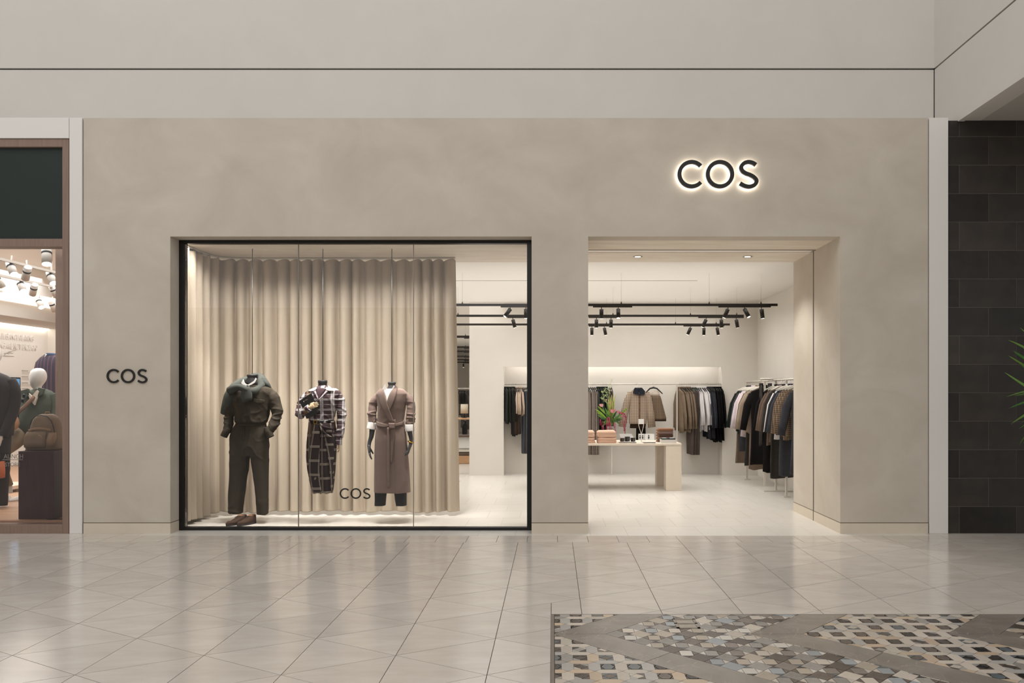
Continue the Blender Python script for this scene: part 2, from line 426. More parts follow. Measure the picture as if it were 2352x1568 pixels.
struct('floor_under_display', MB().box(-5, -1.9, 10.4, 15.2, -.004, -.0005), store_stone)
j = 0; y = 8.44; shp = {}
while y < 15.2:
    x = -4.4 + (.2 if j % 2 else 0)
    while x < 3.9:
        keep = (y < 10.1 or x > -2.0)
        if keep and not (wr-.1 < x < dl-.5 and False):
            if 'a' not in shp: shp['a'] = MB().box(-.199, .199, -.299, .299, -.004, 0).mesh('shop_tile', store_stone)
            yh = min(.6, 15.2-y)
            o = inst(shp['a'], 'shop_tile', fs, (x+.2, y+yh/2, -.0001*random.random()), (0, 0, 0), (1, yh/.6, 1))
        x += .4
    y += .6; j += 1
w = MB(); w.box(3.5, 8, 8.2, 8.44, -.006, 0)
# ---------------------------------------------------------------- mosaic inlay
mo = struct('floor_mosaic', MB().box(MX0+.02, 4.4, 3.4, MY1-.004, -.02, -.005), mat('mosaic_joint', '4A443F', .95, spec=.1))
w = MB(); w.box(MX0, .008, 3.4, MY1, -.02, .0); w.box(MX0, 4.4, MY1-.005, MY1, -.02, .0)
w.obj('border_strip', mat('mosaic_border', '7D7469', .4, var=.1, vs=20), mo)
def st(n, c, d, v=None, vs=9): return veined('mosaic_'+n, c, d, .3, vs, v, .12)
cream = [st('cream', 'CFC5B8', 'C2B6A8'), st('tan', 'C9B59E', 'BEA78F'), st('sand', 'C4BBAE', 'B5AB9E'), st('pale_grey', 'B3AFAA', 'A5A09B'), st('mid_grey', '9F9A94', '8D8882', 'BDB6AC')]
darks = [st('charcoal', '4A4542', '35302E', '8F8880'), st('black', '2A2827', '1C1A1A', '8A8784'), st('slate_blue', '6C7275', '565B5F'), st('brown', '6B5E55', '544A43', '938a80'), st('umber', '5D534B', '463E39')]
greys = [st('taupe', '8C8178', '796F67'), st('stone_grey', '8E8983', '77736E', 'ADA69C'), st('umber', '5D534B', '463E39'), st('beige', 'B9AC9C', 'A99C8C'), st('cream', 'CFC5B8', 'C2B6A8'), st('blue_grey', 'A3A8AB', '92979B'), st('brown', '6B5E55', '544A43', '938a80'), st('mid_grey', '9F9A94', '8D8882', 'BDB6AC')]
white_s = st('white', 'DAD4CB', 'CEC6BB'); band_m = veined('mosaic_band', '968E85', '7E756C', .25, 3.5, 'ADA294', .08)
YM = 4.985; P = .1477; yb0 = 3.5
xo = [1.235*k for k in range(4)]; xi = [a+.33 for a in xo]
def regions(poly, lo, hi):
    """clip a piece to the strip right of chevron wedge lo and left of chevron wedge hi"""
    p = clip(poly, 0, 1, MY1-.006); p = clip(p, 0, -1, -yb0) if p else []
    p = clip(p, -1, 0, -.009) if p else []
    p = clip(p, 1, 0, 4.38) if p else []
    if lo is not None and p:
        p = clip(p, -1, 1, YM-lo); p = clip(p, -1, -1, -YM-lo) if p else []
    if len(p) < 3: return []
    if hi is None: return [p]
    if all(q[0]-hi <= abs(q[1]-YM)+1e-6 for q in p): return [p]
    out = []
    up = clip(p, 0, -1, -YM); up = clip(up, 1, -1, hi-YM) if up else []
    dn = clip(p, 0, 1, YM); dn = clip(dn, 1, 1, hi+YM) if dn else []
    return [q for q in (up, dn) if len(q) > 2]
chips = {}
mrest = {}
nm = [0]
def piece(poly, m_, lo, hi, name, chip=False):
    for q in regions(poly, lo, hi):
        if area2(q) < 6e-5: continue
        if chip or not seen(q, 20):
            b_ = chips.setdefault(m_.name, (MB(), m_))[0]; p = inset(q, .0014)
            if len(p) > 2: b_.prism(p, -.005, -.0002)
        else:
            p = inset(q, .0022 if name[:3] == 'hex' else .0016)
            if len(p) < 3 or area2(p) < 5e-5: continue
            cx = sum(a[0] for a in p)/len(p); cy = sum(a[1] for a in p)/len(p)
            me = MB().prism([(a-cx, b-cy) for a, b in p], -.005, 0).mesh(name, m_, normals=False)
            o = bpy.data.objects.new(name, me); C.objects.link(o); o.parent = mo; o.location = (cx, cy, -random.uniform(0, .0005)); nm[0] += 1
rg = random.Random(3)
def fieldA(lo, hi, x0, x1, dark_rate):
    i0 = int((x0-.0808)/P)-1; i1 = int((x1-.0808)/P)+2
    hw = .0355
    for i in range(i0, i1):
        for j in range(-8, 8):
            nx, ny = .0808+i*P, 4.462+j*P
            if ny < yb0-.2 or ny > MY1+.2: continue
            t = .03
            vh = [(nx, ny), (nx+hw, ny+t), (nx+hw, ny+P-t), (nx, ny+P), (nx-hw, ny+P-t), (nx-hw, ny+t)]
            hh = [(nx, ny), (nx+t, ny-hw*.85), (nx+P-t, ny-hw*.85), (nx+P, ny), (nx+P-t, ny+hw*.85), (nx+t, ny+hw*.85)]
            piece(vh, rg.choices(cream, (4, 2, 3, 3, 1.5))[0], lo, hi, 'hexagon_stone')
            piece(hh, rg.choices(cream, (5, 3, 2, 2, 1))[0], lo, hi, 'hexagon_stone')
            cx, cy = nx+P/2, ny+P/2; a, b = P/2-hw+.0022, P/2-hw*.85+.001
            dm = rg.choice(darks)
            if rg.random() < .5:
                dk = rg.choice(darks) if rg.random() < .7 else rg.choice(cream)
                piece([(cx-a, cy), (cx, cy-b*.75), (cx+a, cy), (cx, cy+b*.75)], dk, lo, hi, 'diamond_stone')
                for sx in (-1, 1):
                    for sy in (-1, 1):
                        piece([(cx+sx*a, cy), (cx, cy+sy*b*.75), (cx, cy+sy*b), (cx+sx*a, cy+sy*b)], dm if rg.random() < .7 else rg.choice(cream[2:]), lo, hi, 'chip', True)
            else:
                piece([(cx-a*.95, cy), (cx-a*.45, cy-b*.9), (cx+a*.45, cy-b*.9), (cx+a*.95, cy), (cx+a*.45, cy+b*.9), (cx-a*.45, cy+b*.9)], rg.choice(darks), lo, hi, 'diamond_stone')
                for sx in (-1, 1):
                    for sy in (-1, 1):
                        piece([(cx+sx*a, cy), (cx+sx*a*.45, cy+sy*b), (cx+sx*a, cy+sy*b)], dm, lo, hi, 'chip', True)
def fieldB(lo, hi, x0, dark):
    pal = greys+greys[:5]+[greys[6], greys[7]] if not dark else greys[:4]+darks
    for i in range(-2, 16):
        for j in range(-11, 5):
            for odd in (0, 1):
                cx, cy = x0+P/2+(i+odd/2)*P, YM+(j+odd/2)*P; r = P/2
                if cy > MY1+.1 or cy < yb0-.1: continue
                if not odd: piece([(cx-r, cy), (cx, cy-r), (cx+r, cy), (cx, cy+r)], rg.choice(pal), lo, hi, 'square_stone'); continue
                a, b = .037, .044
                hexp = [(cx-a, cy-(r-a)), (cx-(r-b), cy-b), (cx+(r-b), cy-b), (cx+a, cy-(r-a)), (cx+a, cy+(r-a)), (cx+(r-b), cy+b), (cx-(r-b), cy+b), (cx-a, cy+(r-a))]
                piece(hexp, rg.choice([white_s, greys[4], greys[0], greys[3], greys[7], greys[5]]), lo, hi, 'octagon_stone')
                for sx in (-1, 1): piece([(cx+sx*r, cy), (cx+sx*a, cy-(r-a)), (cx+sx*a, cy+(r-a))], rg.choice([white_s, greys[4], greys[6]]), lo, hi, 'chip', True)
                for sy in (-1, 1): piece([(cx, cy+sy*r), (cx-(r-b), cy+sy*b), (cx+(r-b), cy+sy*b)], rg.choice(darks), lo, hi, 'chip', True)
fieldA(None, xo[0], 0, 2.0, .3)
fieldB(xi[0], xo[1], xi[0], False)
fieldA(xi[1], xo[2], xi[1]-.2, 4.2, .5)
fieldB(xi[2], xo[3], xi[2], True)
fieldA(xi[3], None, xi[3]-.1, 4.5, .5)
for b_, m_ in chips.values(): b_.obj('stone_chips', m_, mo, normals=False)['kind'] = 'stuff'
T = MY1-.006
for a, b in zip(xo, xi):
    for q in ([(a, YM), (b, YM), (b+T-YM, T), (a+T-YM, T)], [(a, YM), (a+.52, YM-.52), (b+.355, YM-.355), (b, YM)], [(a+.52, YM-.52), (a+YM-yb0, yb0), (b+YM-yb0, yb0), (b+.355, YM-.355)]):
        q = clip(clip(q, 1, 0, 4.38), -1, 0, -.009)
        if len(q) > 2 and area2(q) > 1e-4:
            p = inset(q, .0018); cx, cy = p[0]
            o = MB().prism([(s_-cx, t_-cy) for s_, t_ in p], -.005, 0).obj('band_stone', band_m, mo, off=(0, 0, 0)); o.location = (cx, cy, -.0002)
# floor box lid
r_ = thing('floor_box', 'grey metal floor outlet cover let into the stone mosaic', 'floor cover', (X(1576, 5.2), 5.205, 0))
w = MB()
mc = mat('cover_metal', 'A49B8F', .45, metal=.4)
hw, hd = .075, .105; L_ = parent_loc(r_)
def fbx(a, b, c, d, z1): w.box(L_.x+a, L_.x+b, L_.y+c, L_.y+d, -.002, z1)
fbx(-hw, hw, -hd, -hd+.018, .004); fbx(-hw, hw, hd-.018, hd, .004); fbx(-hw, -hw+.018, -hd, hd, .004); fbx(hw-.018, hw, -hd, hd, .004); fbx(-hw, hw, -.01, .01, .004)
w.obj('cover_frame', mc, r_)
for s_ in (-1, 1): MB().box(L_.x-.055, L_.x+.055, L_.y+s_*.05-.032, L_.y+s_*.05+.032, -.002, .0015).obj('cover_plate', mat('cover_plate', 'B3A99B', .5, var=.1, vs=30), r_)
# ---------------------------------------------------------------- display window
wd = tag(bpy.data.objects.new('window_1', None), None, None, kind='structure'); C.objects.link(wd); wd.location = (X(816, YW), YW, 0)
fx0, fx1 = X(412, YW), X(1221, YW); fz1 = ZS-.002
ix0, ix1, iz0, iz1 = X(424.5, YW), X(1210.5, YW), Z(1210.5, YW), Z(559, YW)
w = MB(); w.box(fx0, ix0, YW-.01, YW+.07, 0.002, fz1); w.box(ix1, fx1+.03, YW-.01, YW+.07, 0.002, fz1); w.box(ix0, ix1, YW-.01, YW+.07, .002, iz0); w.box(ix0, ix1, YW-.01, YW+.07, iz1, fz1)
w.obj('window_frame', black_metal, wd, bevel=.002)
gx = [ix0, X(684, YW), X(949, YW), ix1]
for a, b in zip(gx, gx[1:]):
    MB().box(a+.0015, b-.0015, YW+.02, YW+.032, iz0, iz1).obj('window_pane', glass_m, wd)
for g in gx[1:3]:
    MB().box(g-.004, g+.004, YW+.017, YW+.035, iz0, iz1).obj('pane_joint', mat('silicone_joint', '8F857A', .3, spec=.6), wd)
# ---------------------------------------------------------------- lettering
S_PTS = [(1828, 327), (1775, 292), (1692, 274), (1612, 300), (1564, 368), (1588, 436), (1650, 478), (1725, 506), (1795, 548), (1838, 608), (1815, 672), (1755, 706), (1692, 715), (1612, 695), (1543, 655)]
def catmull(pts, n=5):
    out = []
    P_ = [pts[0]]+list(pts)+[pts[-1]]
    for i in range(1, len(P_)-2):
        for k in range(n):
            t = k/n; o_ = []
            for d in range(len(pts[0])):
                a, b, c, e = P_[i-1][d], P_[i][d], P_[i+1][d], P_[i+2][d]
                o_.append(.5*((2*b)+(-a+c)*t+(2*a-5*b+4*c-e)*t*t+(-a+3*b-3*c+e)*t**3))
            out.append(tuple(o_))
    out.append(tuple(pts[-1])); return out
def stroke(mb, pts, wdt, y0, y1, closed=False):
    n = len(pts); L_, R_ = [], []
    for i, p in enumerate(pts):
        a = pts[(i-1) % n] if closed or i > 0 else p; b = pts[(i+1) % n] if closed or i < n-1 else p
        tx, tz = b[0]-a[0], b[1]-a[1]; l = math.hypot(tx, tz) or 1; nx, nz = -tz/l*wdt/2, tx/l*wdt/2
        L_.append((p[0]+nx, p[1]+nz)); R_.append((p[0]-nx, p[1]-nz))
    R = [[(l_[0], y0, l_[1]), (r2[0], y0, r2[1]), (r2[0], y1, r2[1]), (l_[0], y1, l_[1])] for l_, r2 in zip(L_, R_)]
    if closed: R.append(R[0])
    mb.rings(R, cap=not closed, smooth=False)
def letters(name, label, xc, zc, r, y0, y1, m, glow=None, glow_y=None):
    """C O S: xc, zc = centre of the C, r = its outer radius"""
    root = thing(name, label, 'sign', (xc+1.1*2*r*.5, y1, zc-r))
    cr = r*(1-.135); sw = .27*r
    def arc(cx, a0, a1, n=44): return [(cx+cr*math.cos(a), zc+cr*math.sin(a)) for a in [math.radians(a0+(a1-a0)*i/n) for i in range(n+1)]]
    sp = catmull([(xc+(p[0]-680)/252*r, zc-(p[1]-492)/252*r) for p in S_PTS], 5)
    defs = (('letter_c', arc(xc, 42, 318), False), ('letter_o', arc(xc+2.008*r, 0, 360)[:-1], True), ('letter_s', sp, False))
    for nme, pts, cl in defs:
        b_ = MB(); stroke(b_, pts, sw, y0, y1, cl); o = b_.obj(nme, m, root)
        if glow:
            g = MB(); stroke(g, pts, sw*.72, glow_y[0], glow_y[1], cl); g.obj('back_light', glow, root)
    return root
letter_black = mat('letter_black', '15110D', .45)
glow = mat('sign_glow', 'FFF8EE', .5, emit=9)
letters('shop_sign', 'large backlit black shop sign letters above the entrance', X(1586.7, Y0), Z(403, Y0), 32.2*Y0/F, Y0-.062, Y0-.034, letter_black, glow, (Y0-.0335, Y0-.028))
letters('shop_sign', 'small black letters on the plaster left of the display window', X(262, Y0), Z(863.3, Y0), 16.3*Y0/F, Y0-.012, Y0+.001, letter_black)
letters('shop_sign', 'black letters stuck low on the display window glass', X(791.6, YW), Z(1133.5, YW), 12.4*YW/F, YW+.0165, YW+.0195, letter_black)

# ---------------------------------------------------------------- curtain
curt = thing('curtain', 'tall beige pleated curtain hung behind the dressed figures', 'curtain', (-2.6, 9.85, 0))
cur_m = mat('curtain_linen', 'B7AA99', .95, var=.04, vs=14, vstretch=(1, 1, .15), bump=.15, bs=350, spec=.1)
path = [(-4.17, 8.93), (-4.17, 9.2), (-4.165, 9.55), (-4.12, 9.74), (-3.98, 9.86), (-3.7, 9.9), (-3.2, 9.9), (-2.6, 9.9), (-2.0, 9.9), (-1.6, 9.89), (-1.21, 9.87)]
cp = catmull(path, 12)
d = [0]
for a, b in zip(cp, cp[1:]): d.append(d[-1]+math.hypot(b[0]-a[0], b[1]-a[1]))
tot = d[-1]; nu, nv = 760, 26
rg = random.Random(11)
pos = [0]
while pos[-1] < tot: pos.append(pos[-1]+rg.uniform(.125, .20))
amps = [rg.uniform(.6, 1.25) for _ in pos]
def cpoint(s_):
    i = 0
    lo_, hi_ = 0, len(d)-1
    while hi_-lo_ > 1:
        m_ = (lo_+hi_)//2
        if d[m_] <= s_: lo_ = m_
        else: hi_ = m_
    t = (s_-d[lo_])/max(1e-9, d[hi_]-d[lo_]); a, b = cp[lo_], cp[hi_]
    tx, ty = (b[0]-a[0]), (b[1]-a[1]); l = math.hypot(tx, ty) or 1
    return a[0]+tx*t, a[1]+ty*t, -ty/l, tx/l, tx/l, ty/l
w = MB()
rows_ = []
for jv in range(nv+1):
    tz = (0, .006)[jv] if jv < 2 else (.9965 if jv == nv-1 else 1 if jv == nv else (jv-1)/(nv-2)); ztop = ZS-.035; zbot = .045
    row = []
    for iu in range(nu+1):
        s_ = tot*iu/nu
        k = max(i for i in range(len(pos)) if pos[i] <= s_+1e-9); k = min(k, len(pos)-2)
        ph = (s_-pos[k])/(pos[k+1]-pos[k])
        A = amps[k]; n1 = noise.noise(Vector((s_*2.3, tz*1.2, 3.3)))
        wav = math.sin(2*PI*ph); wav = math.copysign(abs(wav)**.75, wav)
        amp = (.042+.012*tz)*A
        o_ = wav*amp+n1*.022*tz+.012*math.sin(2*PI*ph*2+k)*tz*A
        x_, y_, nx, ny, tx, ty = cpoint(s_)
        flare = (.055*tz if iu > nu*.97 else .0)
        sl_ = .012*math.cos(2*PI*ph)*A
        top = ztop+(.012*math.cos(2*PI*ph) if tz == 0 else 0)
        z_ = top+(zbot+.012*math.sin(s_*9)+.01*n1-top)*tz
        row.append((x_+nx*o_+tx*(sl_+.0)+.05*tz*(s_/tot)**6, y_+ny*o_+ty*sl_, z_))
    rows_.append(row)
b0 = 0; w.v = [p for r in rows_ for p in r]
for jv in range(nv):
    for iu in range(nu):
        a = jv*(nu+1)+iu; w.face((a, a+1, a+nu+2, a+nu+1), smooth=True)
o = w.obj('curtain_fabric', cur_m, curt, normals=False); sd_ = o.modifiers.new('t', 'SOLIDIFY'); sd_.thickness = .003
hm = MB(); rr = []
for jv, zz in ((nv-1, 0),): pass
for zz in (.17, .176):
    rr.append([(p[0]+.0, p[1]-.006, zz) for p in rows_[nv-1]])
w = MB(); pts = [(p[0], p[1], ZS-.012) for p in cp]; w.tube(pts, .012, 6); w.obj('curtain_track', mat('track_white', 'DCD5CA', .5), curt)

# ---------------------------------------------------------------- lights on tracks
def tube_between(mb, a, b, r, n=8): mb.tube([a, b], r, n)
_hd = {}
def head_meshes():
    if not _hd:
        b = MB(); b.tube([(0, 0, 0), (0, 0, -.13)], .0285, 16); _hd['can'] = b.mesh('can', track_m)
        b = MB(); b.tube([(0, 0, -.131), (0, 0, -.133)], .022, 16); _hd['lens'] = b.mesh('lens', mat('lamp_lens', 'FFF4E2', .4, emit=6))
        b = MB(); b.tube([(0, 0, .0), (0, 0, -.035)], .006, 8); b.box(-.02, .02, -.009, .009, -.004, .008); _hd['arm'] = b.mesh('arm', track_m)
    return _hd
def lamp_head(bar, x, Y, z, tx, ty, label=None):
    """a spot can hung from the bar: part of the light bar, tilted tx (sideways) / ty (towards the back)"""
    h = head_meshes(); o = inst(h['arm'], 'arm', bar, Vector((x, Y, z))-parent_loc(bar))
    c = inst(h['can'], 'spot_can', bar, Vector((x, Y, z-.03))-parent_loc(bar), (ty, tx, 0)); inst(h['lens'], 'lens', c)
    dirv = Matrix.Rotation(tx, 3, 'Y') @ (Matrix.Rotation(ty, 3, 'X') @ Vector((0, 0, -1)))
    return Vector((x, Y, z-.03))+dirv*.15, dirv
def light_bar(label, Y, z, x0, x1, adapters, wires, heads, thick=.034):
    root = thing('track_light', label, 'track light', ((x0+x1)/2, Y, z), group=None)
    MB().box(x0, x1, Y-.017, Y+.017, z-thick/2, z+thick/2).obj('track_bar', track_m, root, bevel=.002)
    for a, b in adapters: MB().box(a, b, Y-.02, Y+.02, z-thick/2-.018, z-thick/2+.0).obj('driver_box', track_m, root, bevel=.002)
    for x_ in wires:
        b = MB(); b.tube([(x_, Y, z+thick/2), (x_, Y, 3.2)], .0014, 5); b.obj('hanging_wire', mat('wire', '8C857B', .4), root)
        b = MB(); b.tube([(x_, Y, z+thick/2-.002), (x_, Y, z+thick/2+.03)], [.012, .004], 8); b.obj('wire_clip', track_m, root)
    for x_, tx, ty, pw in heads:
        p, dv = lamp_head(root, x_, Y, z-thick/2-.012, tx, ty)
        if pw: spot('track_spot', tuple(p), tuple(p+dv), pw, 50, .6, (1, .93, .83), .02)
    return root
R = math.radians
Y1, Y2, Y3 = 11.18, 12.64, 14.13
zt1 = Z(700, Y1); zt2 = Z(725, Y2); zt3 = Z(745, Y3)
light_bar('nearest long dark light bar under the shop ceiling', Y1, zt1, -4.2, X(1785.5, Y1), [(X(1362, Y1), X(1452, Y1)), (X(1650, Y1), X(1770, Y1)), (X(1150, Y1), X(1222, Y1))],
          [X(p, Y1) for p in (1427, 1629, 1748, 1062)],
          [(X(1381.5, Y1), 0, R(10), 9), (X(1420, Y1), 0, R(-12), 9), (X(1672, Y1), R(22), R(12), 9), (X(1710, Y1), R(-24), R(-18), 0), (X(1749, Y1), R(-10), R(8), 10), (X(1172, Y1), R(35), R(-10), 7), (X(1208, Y1), 0, 0, 0)])
light_bar('middle long dark light bar under the shop ceiling', Y2, zt2, -4.2, X(1708, Y2), [(X(1352, Y2), X(1421, Y2)), (X(1604, Y2), X(1708, Y2)), (X(1165, Y2), X(1225, Y2))],
          [X(p, Y2) for p in (1408, 1586, 1692, 1052)],
          [(X(1370, Y2), 0, R(10), 8), (X(1403.5, Y2), 0, R(12), 8), (X(1622, Y2), R(24), R(14), 0), (X(1656.5, Y2), R(-6), R(14), 8), (X(1691, Y2), R(-14), R(16), 8), (X(1178, Y2), R(-14), R(10), 0)])
light_bar('farthest long dark light bar near the back wall', Y3, zt3, -4.2, X(1676, Y3), [(X(1352, Y3), X(1402, Y3)), (X(1570, Y3), X(1663, Y3))],
          [X(p, Y3) for p in (1393, 1551.5, 1645)],
          [(X(1359.5, Y3), 0, R(5), 0), (X(1388, Y3), R(-12), R(8), 0), (X(1586.5, Y3), R(24), R(8), 0), (X(1617, Y3), 0, R(8), 0), (X(1647, Y3), R(-12), R(8), 0)])
for y_, Yk in ((773, 17.7), (797, 21.4), (806.5, 23.4), (818, 26.2), (826, 28.6), (831.5, 30.6)):
    light_bar('dark light bar deep in the shop seen past the curtain, %s' % {773: 'nearest one', 797: 'second one from the front', 806.5: 'third one from the front', 818: 'fourth one from the front', 826: 'fifth one from the front', 831.5: 'lowest one'}[y_],
              Yk, Z(y_, Yk), -4.2, -1.7, [(X(1066, Yk), X(1078, Yk))], [X(1069, Yk)], [(X(1064.5, Yk), 0, 0, 0)] if y_ == 831.5 else [], .05)
for i, (px, where) in enumerate(((1465, 'left'), (1717, 'right'))):
    t = thing('downlight', 'round recessed ceiling light over the entrance, the %s one' % where, 'downlight', (X(px, 9.82), 9.82, ZS))
    b = MB(); R_ = []
    for r_2, z_ in ((.036, .0), (.058, .0), (.060, -.006), (.036, -.004)): R_.append([(X(px, 9.82)+r_2*math.cos(a*PI/12), 9.82+r_2*math.sin(a*PI/12), ZS+z_) for a in range(24)])
    b.rings(R_, cap=False); b.obj('trim_ring', mat('ring_metal', 'B9B2A8', .3, metal=.5), t)
    b = MB(); b.tube([(X(px, 9.82), 9.82, ZS+.001), (X(px, 9.82), 9.82, ZS-.003)], .036, 20); b.obj('lens', mat('downlight_lens', 'FFF8EC', .4, emit=7), t)
for px, wn in ((535, 'leftmost'), (745, 'second from the left'), (872, 'third from the left')):
    t = thing('downlight', 'small recessed light in the display window ceiling, %s' % wn, 'downlight', (X(px, 8.98), 8.98, ZS))
    b = MB(); b.tube([(X(px, 8.98), 8.98, ZS+.001), (X(px, 8.98), 8.98, ZS-.004)], .035, 16); b.obj('lens', MATS['downlight_lens'], t)

# ---------------------------------------------------------------- garments on hangers
def fabric(n, c, var=.12, vs=25, rough=.95): return mat('fabric_'+n, c, rough, var=var, vs=vs, spec=.12, bump=.25, bs=160)
hook_m = mat('hook_steel', 'B8B2A8', .3, metal=.8); hanger_w = mat('hanger_white', 'D8D2C6', .45); hanger_b = mat('hanger_black', '17140F', .5)
_gm = {}
def gseed(s_): return random.Random(s_)
def garment_meshes(kind, m, w_, ln, sl, hm, seed):
    key = (kind, m.name, w_, ln, sl, hm.name, seed)
    if key in _gm: return _gm[key]
    r = gseed(seed); out = []
    n = 22
    def ring(hw, z, d, fold, ph, cx=0, e=1.0):
        rr = []
        for k in range(n):
            a = 2*PI*k/n; ca, sa = math.cos(a), math.sin(a)
            f = 1+fold*(math.sin(4*a+ph)+.6*math.sin(7*a+ph*2.1))
            rr.append((cx+hw*math.copysign(abs(ca)**.8, ca), d*math.copysign(abs(sa)**.7, sa)*f, z))
        return rr
    ph = r.uniform(0, 6)
    if kind in ('top', 'coat'):
        b = MB(); zt = -.075
        prof = [(.045, 0, .022, 0), (.06, -.02, .03, 0), (w_*.55, -.045, .034, 0), (w_*.9, -.075, .024, .05), (w_, -.11, .024, .1), (w_*.96, -.24, .022, .3), (w_*.93, -.24-(ln-.24)*.4, .021, .45), (w_*.97, -.24-(ln-.24)*.75, .021, .6), (w_*1.0, -ln, .021, .7)]
        b.rings([ring(a, zt+z_, d_, f_, ph) for a, z_, d_, f_ in prof])
        for i, v in enumerate(b.v):
            q = noise.noise_vector(Vector((v[0]*5+seed*7, v[1]*9, v[2]*4))); t_ = min(1, max(0, -(v[2]-zt)/ln)); b.v[i] = (v[0]+q.x*.03*t_, v[1]+q.y*.02*t_, v[2]+(q.z*.04+.02*math.sin(seed*2+v[0]*9))*t_*t_)
        out.append(('body', b.mesh('body', m)))
        if sl:
            for s_ in (-1, 1):
                b = MB(); ex = r.uniform(.03, .13); pts = [(s_*(w_-.03), 0, zt-.12), (s_*(w_+ex*.35), .004, zt-.12-sl*.3), (s_*(w_+ex*.7), -.004, zt-.12-sl*.65), (s_*(w_+ex), .0, zt-.12-sl)]
                b.tube(pts, [.05, .062, .058, .05], 10, flat=.36); out.append(('sleeve', b.mesh('sleeve', m)))
        b = MB(); b.rings([ring(.05, zt-.01, .03, 0, 0), ring(.052, zt+.03, .032, 0, 0)], smooth=True); out.append(('collar', b.mesh('collar', m)))
    elif kind == 'trousers':
        b = MB(); zt = -.13
        b.rings([ring(a, zt+z_, d_, f_, ph) for a, z_, d_, f_ in [(w_*.85, 0, .016, .1), (w_*.87, -.05, .02, .2), (w_, -.25, .026, .5), (w_*.95, -ln*.6, .026, .5), (w_*.86, -ln, .028, .4)]])
        out.append(('body', b.mesh('body', m)))
    elif kind == 'skirt':
        b = MB(); zt = -.12
        b.rings([ring(a, zt+z_, d_, f_, ph) for a, z_, d_, f_ in [(w_*.68, 0, .02, .05), (w_*.7, -.04, .024, .05), (w_*.9, -ln*.5, .035, .3), (w_*1.02, -ln, .04, .5)]])
        out.append(('body', b.mesh('body', m)))
        b = MB(); b.box(-w_*.55, w_*.55, -.004, .004, -.14, -.07); out.append(('clip_bar', b.mesh('clip_bar', hm)))
    b = MB(); b.tube([(.0, 0, -.078), (0, 0, -.03), (.012, 0, -.02), (.02, 0, 0), (.012, 0, .016), (0, 0, .021), (-.014, 0, .014), (-.018, 0, 0)], .0022, 5)
    out.append(('hook', b.mesh('hook', hook_m)))
    b = MB(); ww = min(w_*.93, .2)
    b.tube([(-ww, 0, -.135), (-ww*.5, 0, -.09), (0, 0, -.066), (ww*.5, 0, -.09), (ww, 0, -.135)], [.008, .012, .014, .012, .008], 8, flat=.7)
    out.append(('hanger', b.mesh('hanger', hm)))
    _gm[key] = out; return out
NMS = {'top': ('shirt_on_hanger', 'shirt'), 'coat': ('hanging_coat', 'coat'), 'trousers': ('hanging_trousers', 'trousers'), 'skirt': ('hanging_skirt', 'skirt'), 'jacket': ('hanging_jacket', 'jacket')}
def garment(kind, m, x, y, zrail, yaw, w_=.21, ln=.65, sl=.52, hm=None, label='', group=None, seed=0, name=None, cat=None):
    nm_, ct = NMS[kind]
    root = thing(name or nm_, label, cat or ct, (x, y, zrail), group, yaw)
    for pn, me in garment_meshes('coat' if kind == 'jacket' else kind, m, w_, ln, sl, hm or hanger_b, seed): inst(me, pn, root)
    return root
ZR = Z(882, 14.8); YR = 14.8
# niche rail with posts
def clothes_rail(label, x0, x1, posts, y, z, back=None):
    root = thing('clothes_rail', label, 'clothes rail', ((x0+x1)/2, y, 0))
    MB().tube([(x0, y, z), (x1, y, z)], .011, 10).obj('rail', rail_m, root)
    for x_ in posts: MB().box(x_-.012, x_+.012, y-.012, y+.012, 0, z).obj('post', rail_m, root)
    return root
clothes_rail('long pale rail with posts running across the back wall niche', X(1157, YR)+.02, X(1657, YR), [X(1405, YR), X(1555, YR)], YR, ZR)
f_taupe = fabric('taupe', '8B8078'); f_black = fabric('black', '1D1B1B'); f_green = fabric('forest', '262B27'); f_brown = fabric('brown_tweed', '7B6B5A'); f_tpin = fabric('dark_taupe', '5D534E')
f_white = fabric('white', 'DAD6D6', .05); f_navy = fabric('navy_charcoal', '35363D'); f_jet = fabric('jet', '131213'); f_denim = fabric('denim', '4A4D54'); f_beige = fabric('beige_knit', 'B9A594'); f_dbrown = fabric('dark_brown', '43352D')
def row(kind, m, pxs, Y, zr, yaw, label, group, **k):
    n = len(pxs); num = {2: 'two', 3: 'three', 4: 'four', 5: 'five', 6: 'six'}[n]
    for i, p in enumerate(pxs):
        o_ = 'leftmost' if i == 0 else 'rightmost' if i == n-1 else ('second', 'third', 'fourth', 'fifth')[i-1]+' from the left'
        garment(kind, m, X(p, Y), Y+random.uniform(-.01, .01), zr, PI/2+yaw+random.uniform(-.06, .06), label='%s of the %s %s' % (o_, num, label), group=group, seed=i % 3, **k)
def rng(a, b, n): return [a+(b-a)*i/(n-1) for i in range(n)]
row('top', f_green, rng(1162, 1176, 3), YR, ZR, .15, 'dark tops on the niche rail behind the window', 'dark tops seen through the glass', ln=.62, sl=.0)
row('coat', f_black, rng(1179, 1184, 2), YR, ZR, .1, 'black coats on the niche rail behind the window', 'black coats seen through the glass', ln=.88, sl=.5)
row('top', f_beige, rng(1186, 1198, 4), YR, ZR, .1, 'beige knits on the niche rail behind the window', 'beige knits seen through the glass', ln=.48, sl=.35)
row('trousers', f_denim, rng(1202, 1210, 3), YR, ZR, .1, 'dark denim trousers beside the window frame', 'denim seen through the glass', ln=1.15, w_=.2)
row('skirt', f_dbrown, [1185, 1190], YR-.03, ZR, .1, 'brown skirts among black coats behind the window', 'brown skirts seen through the glass', ln=.8, w_=.2)
row('trousers', f_taupe, rng(1348, 1369, 6), YR, ZR, .12, 'taupe trousers beside the plaster pillar', 'taupe trousers in the niche', ln=1.17, w_=.22)
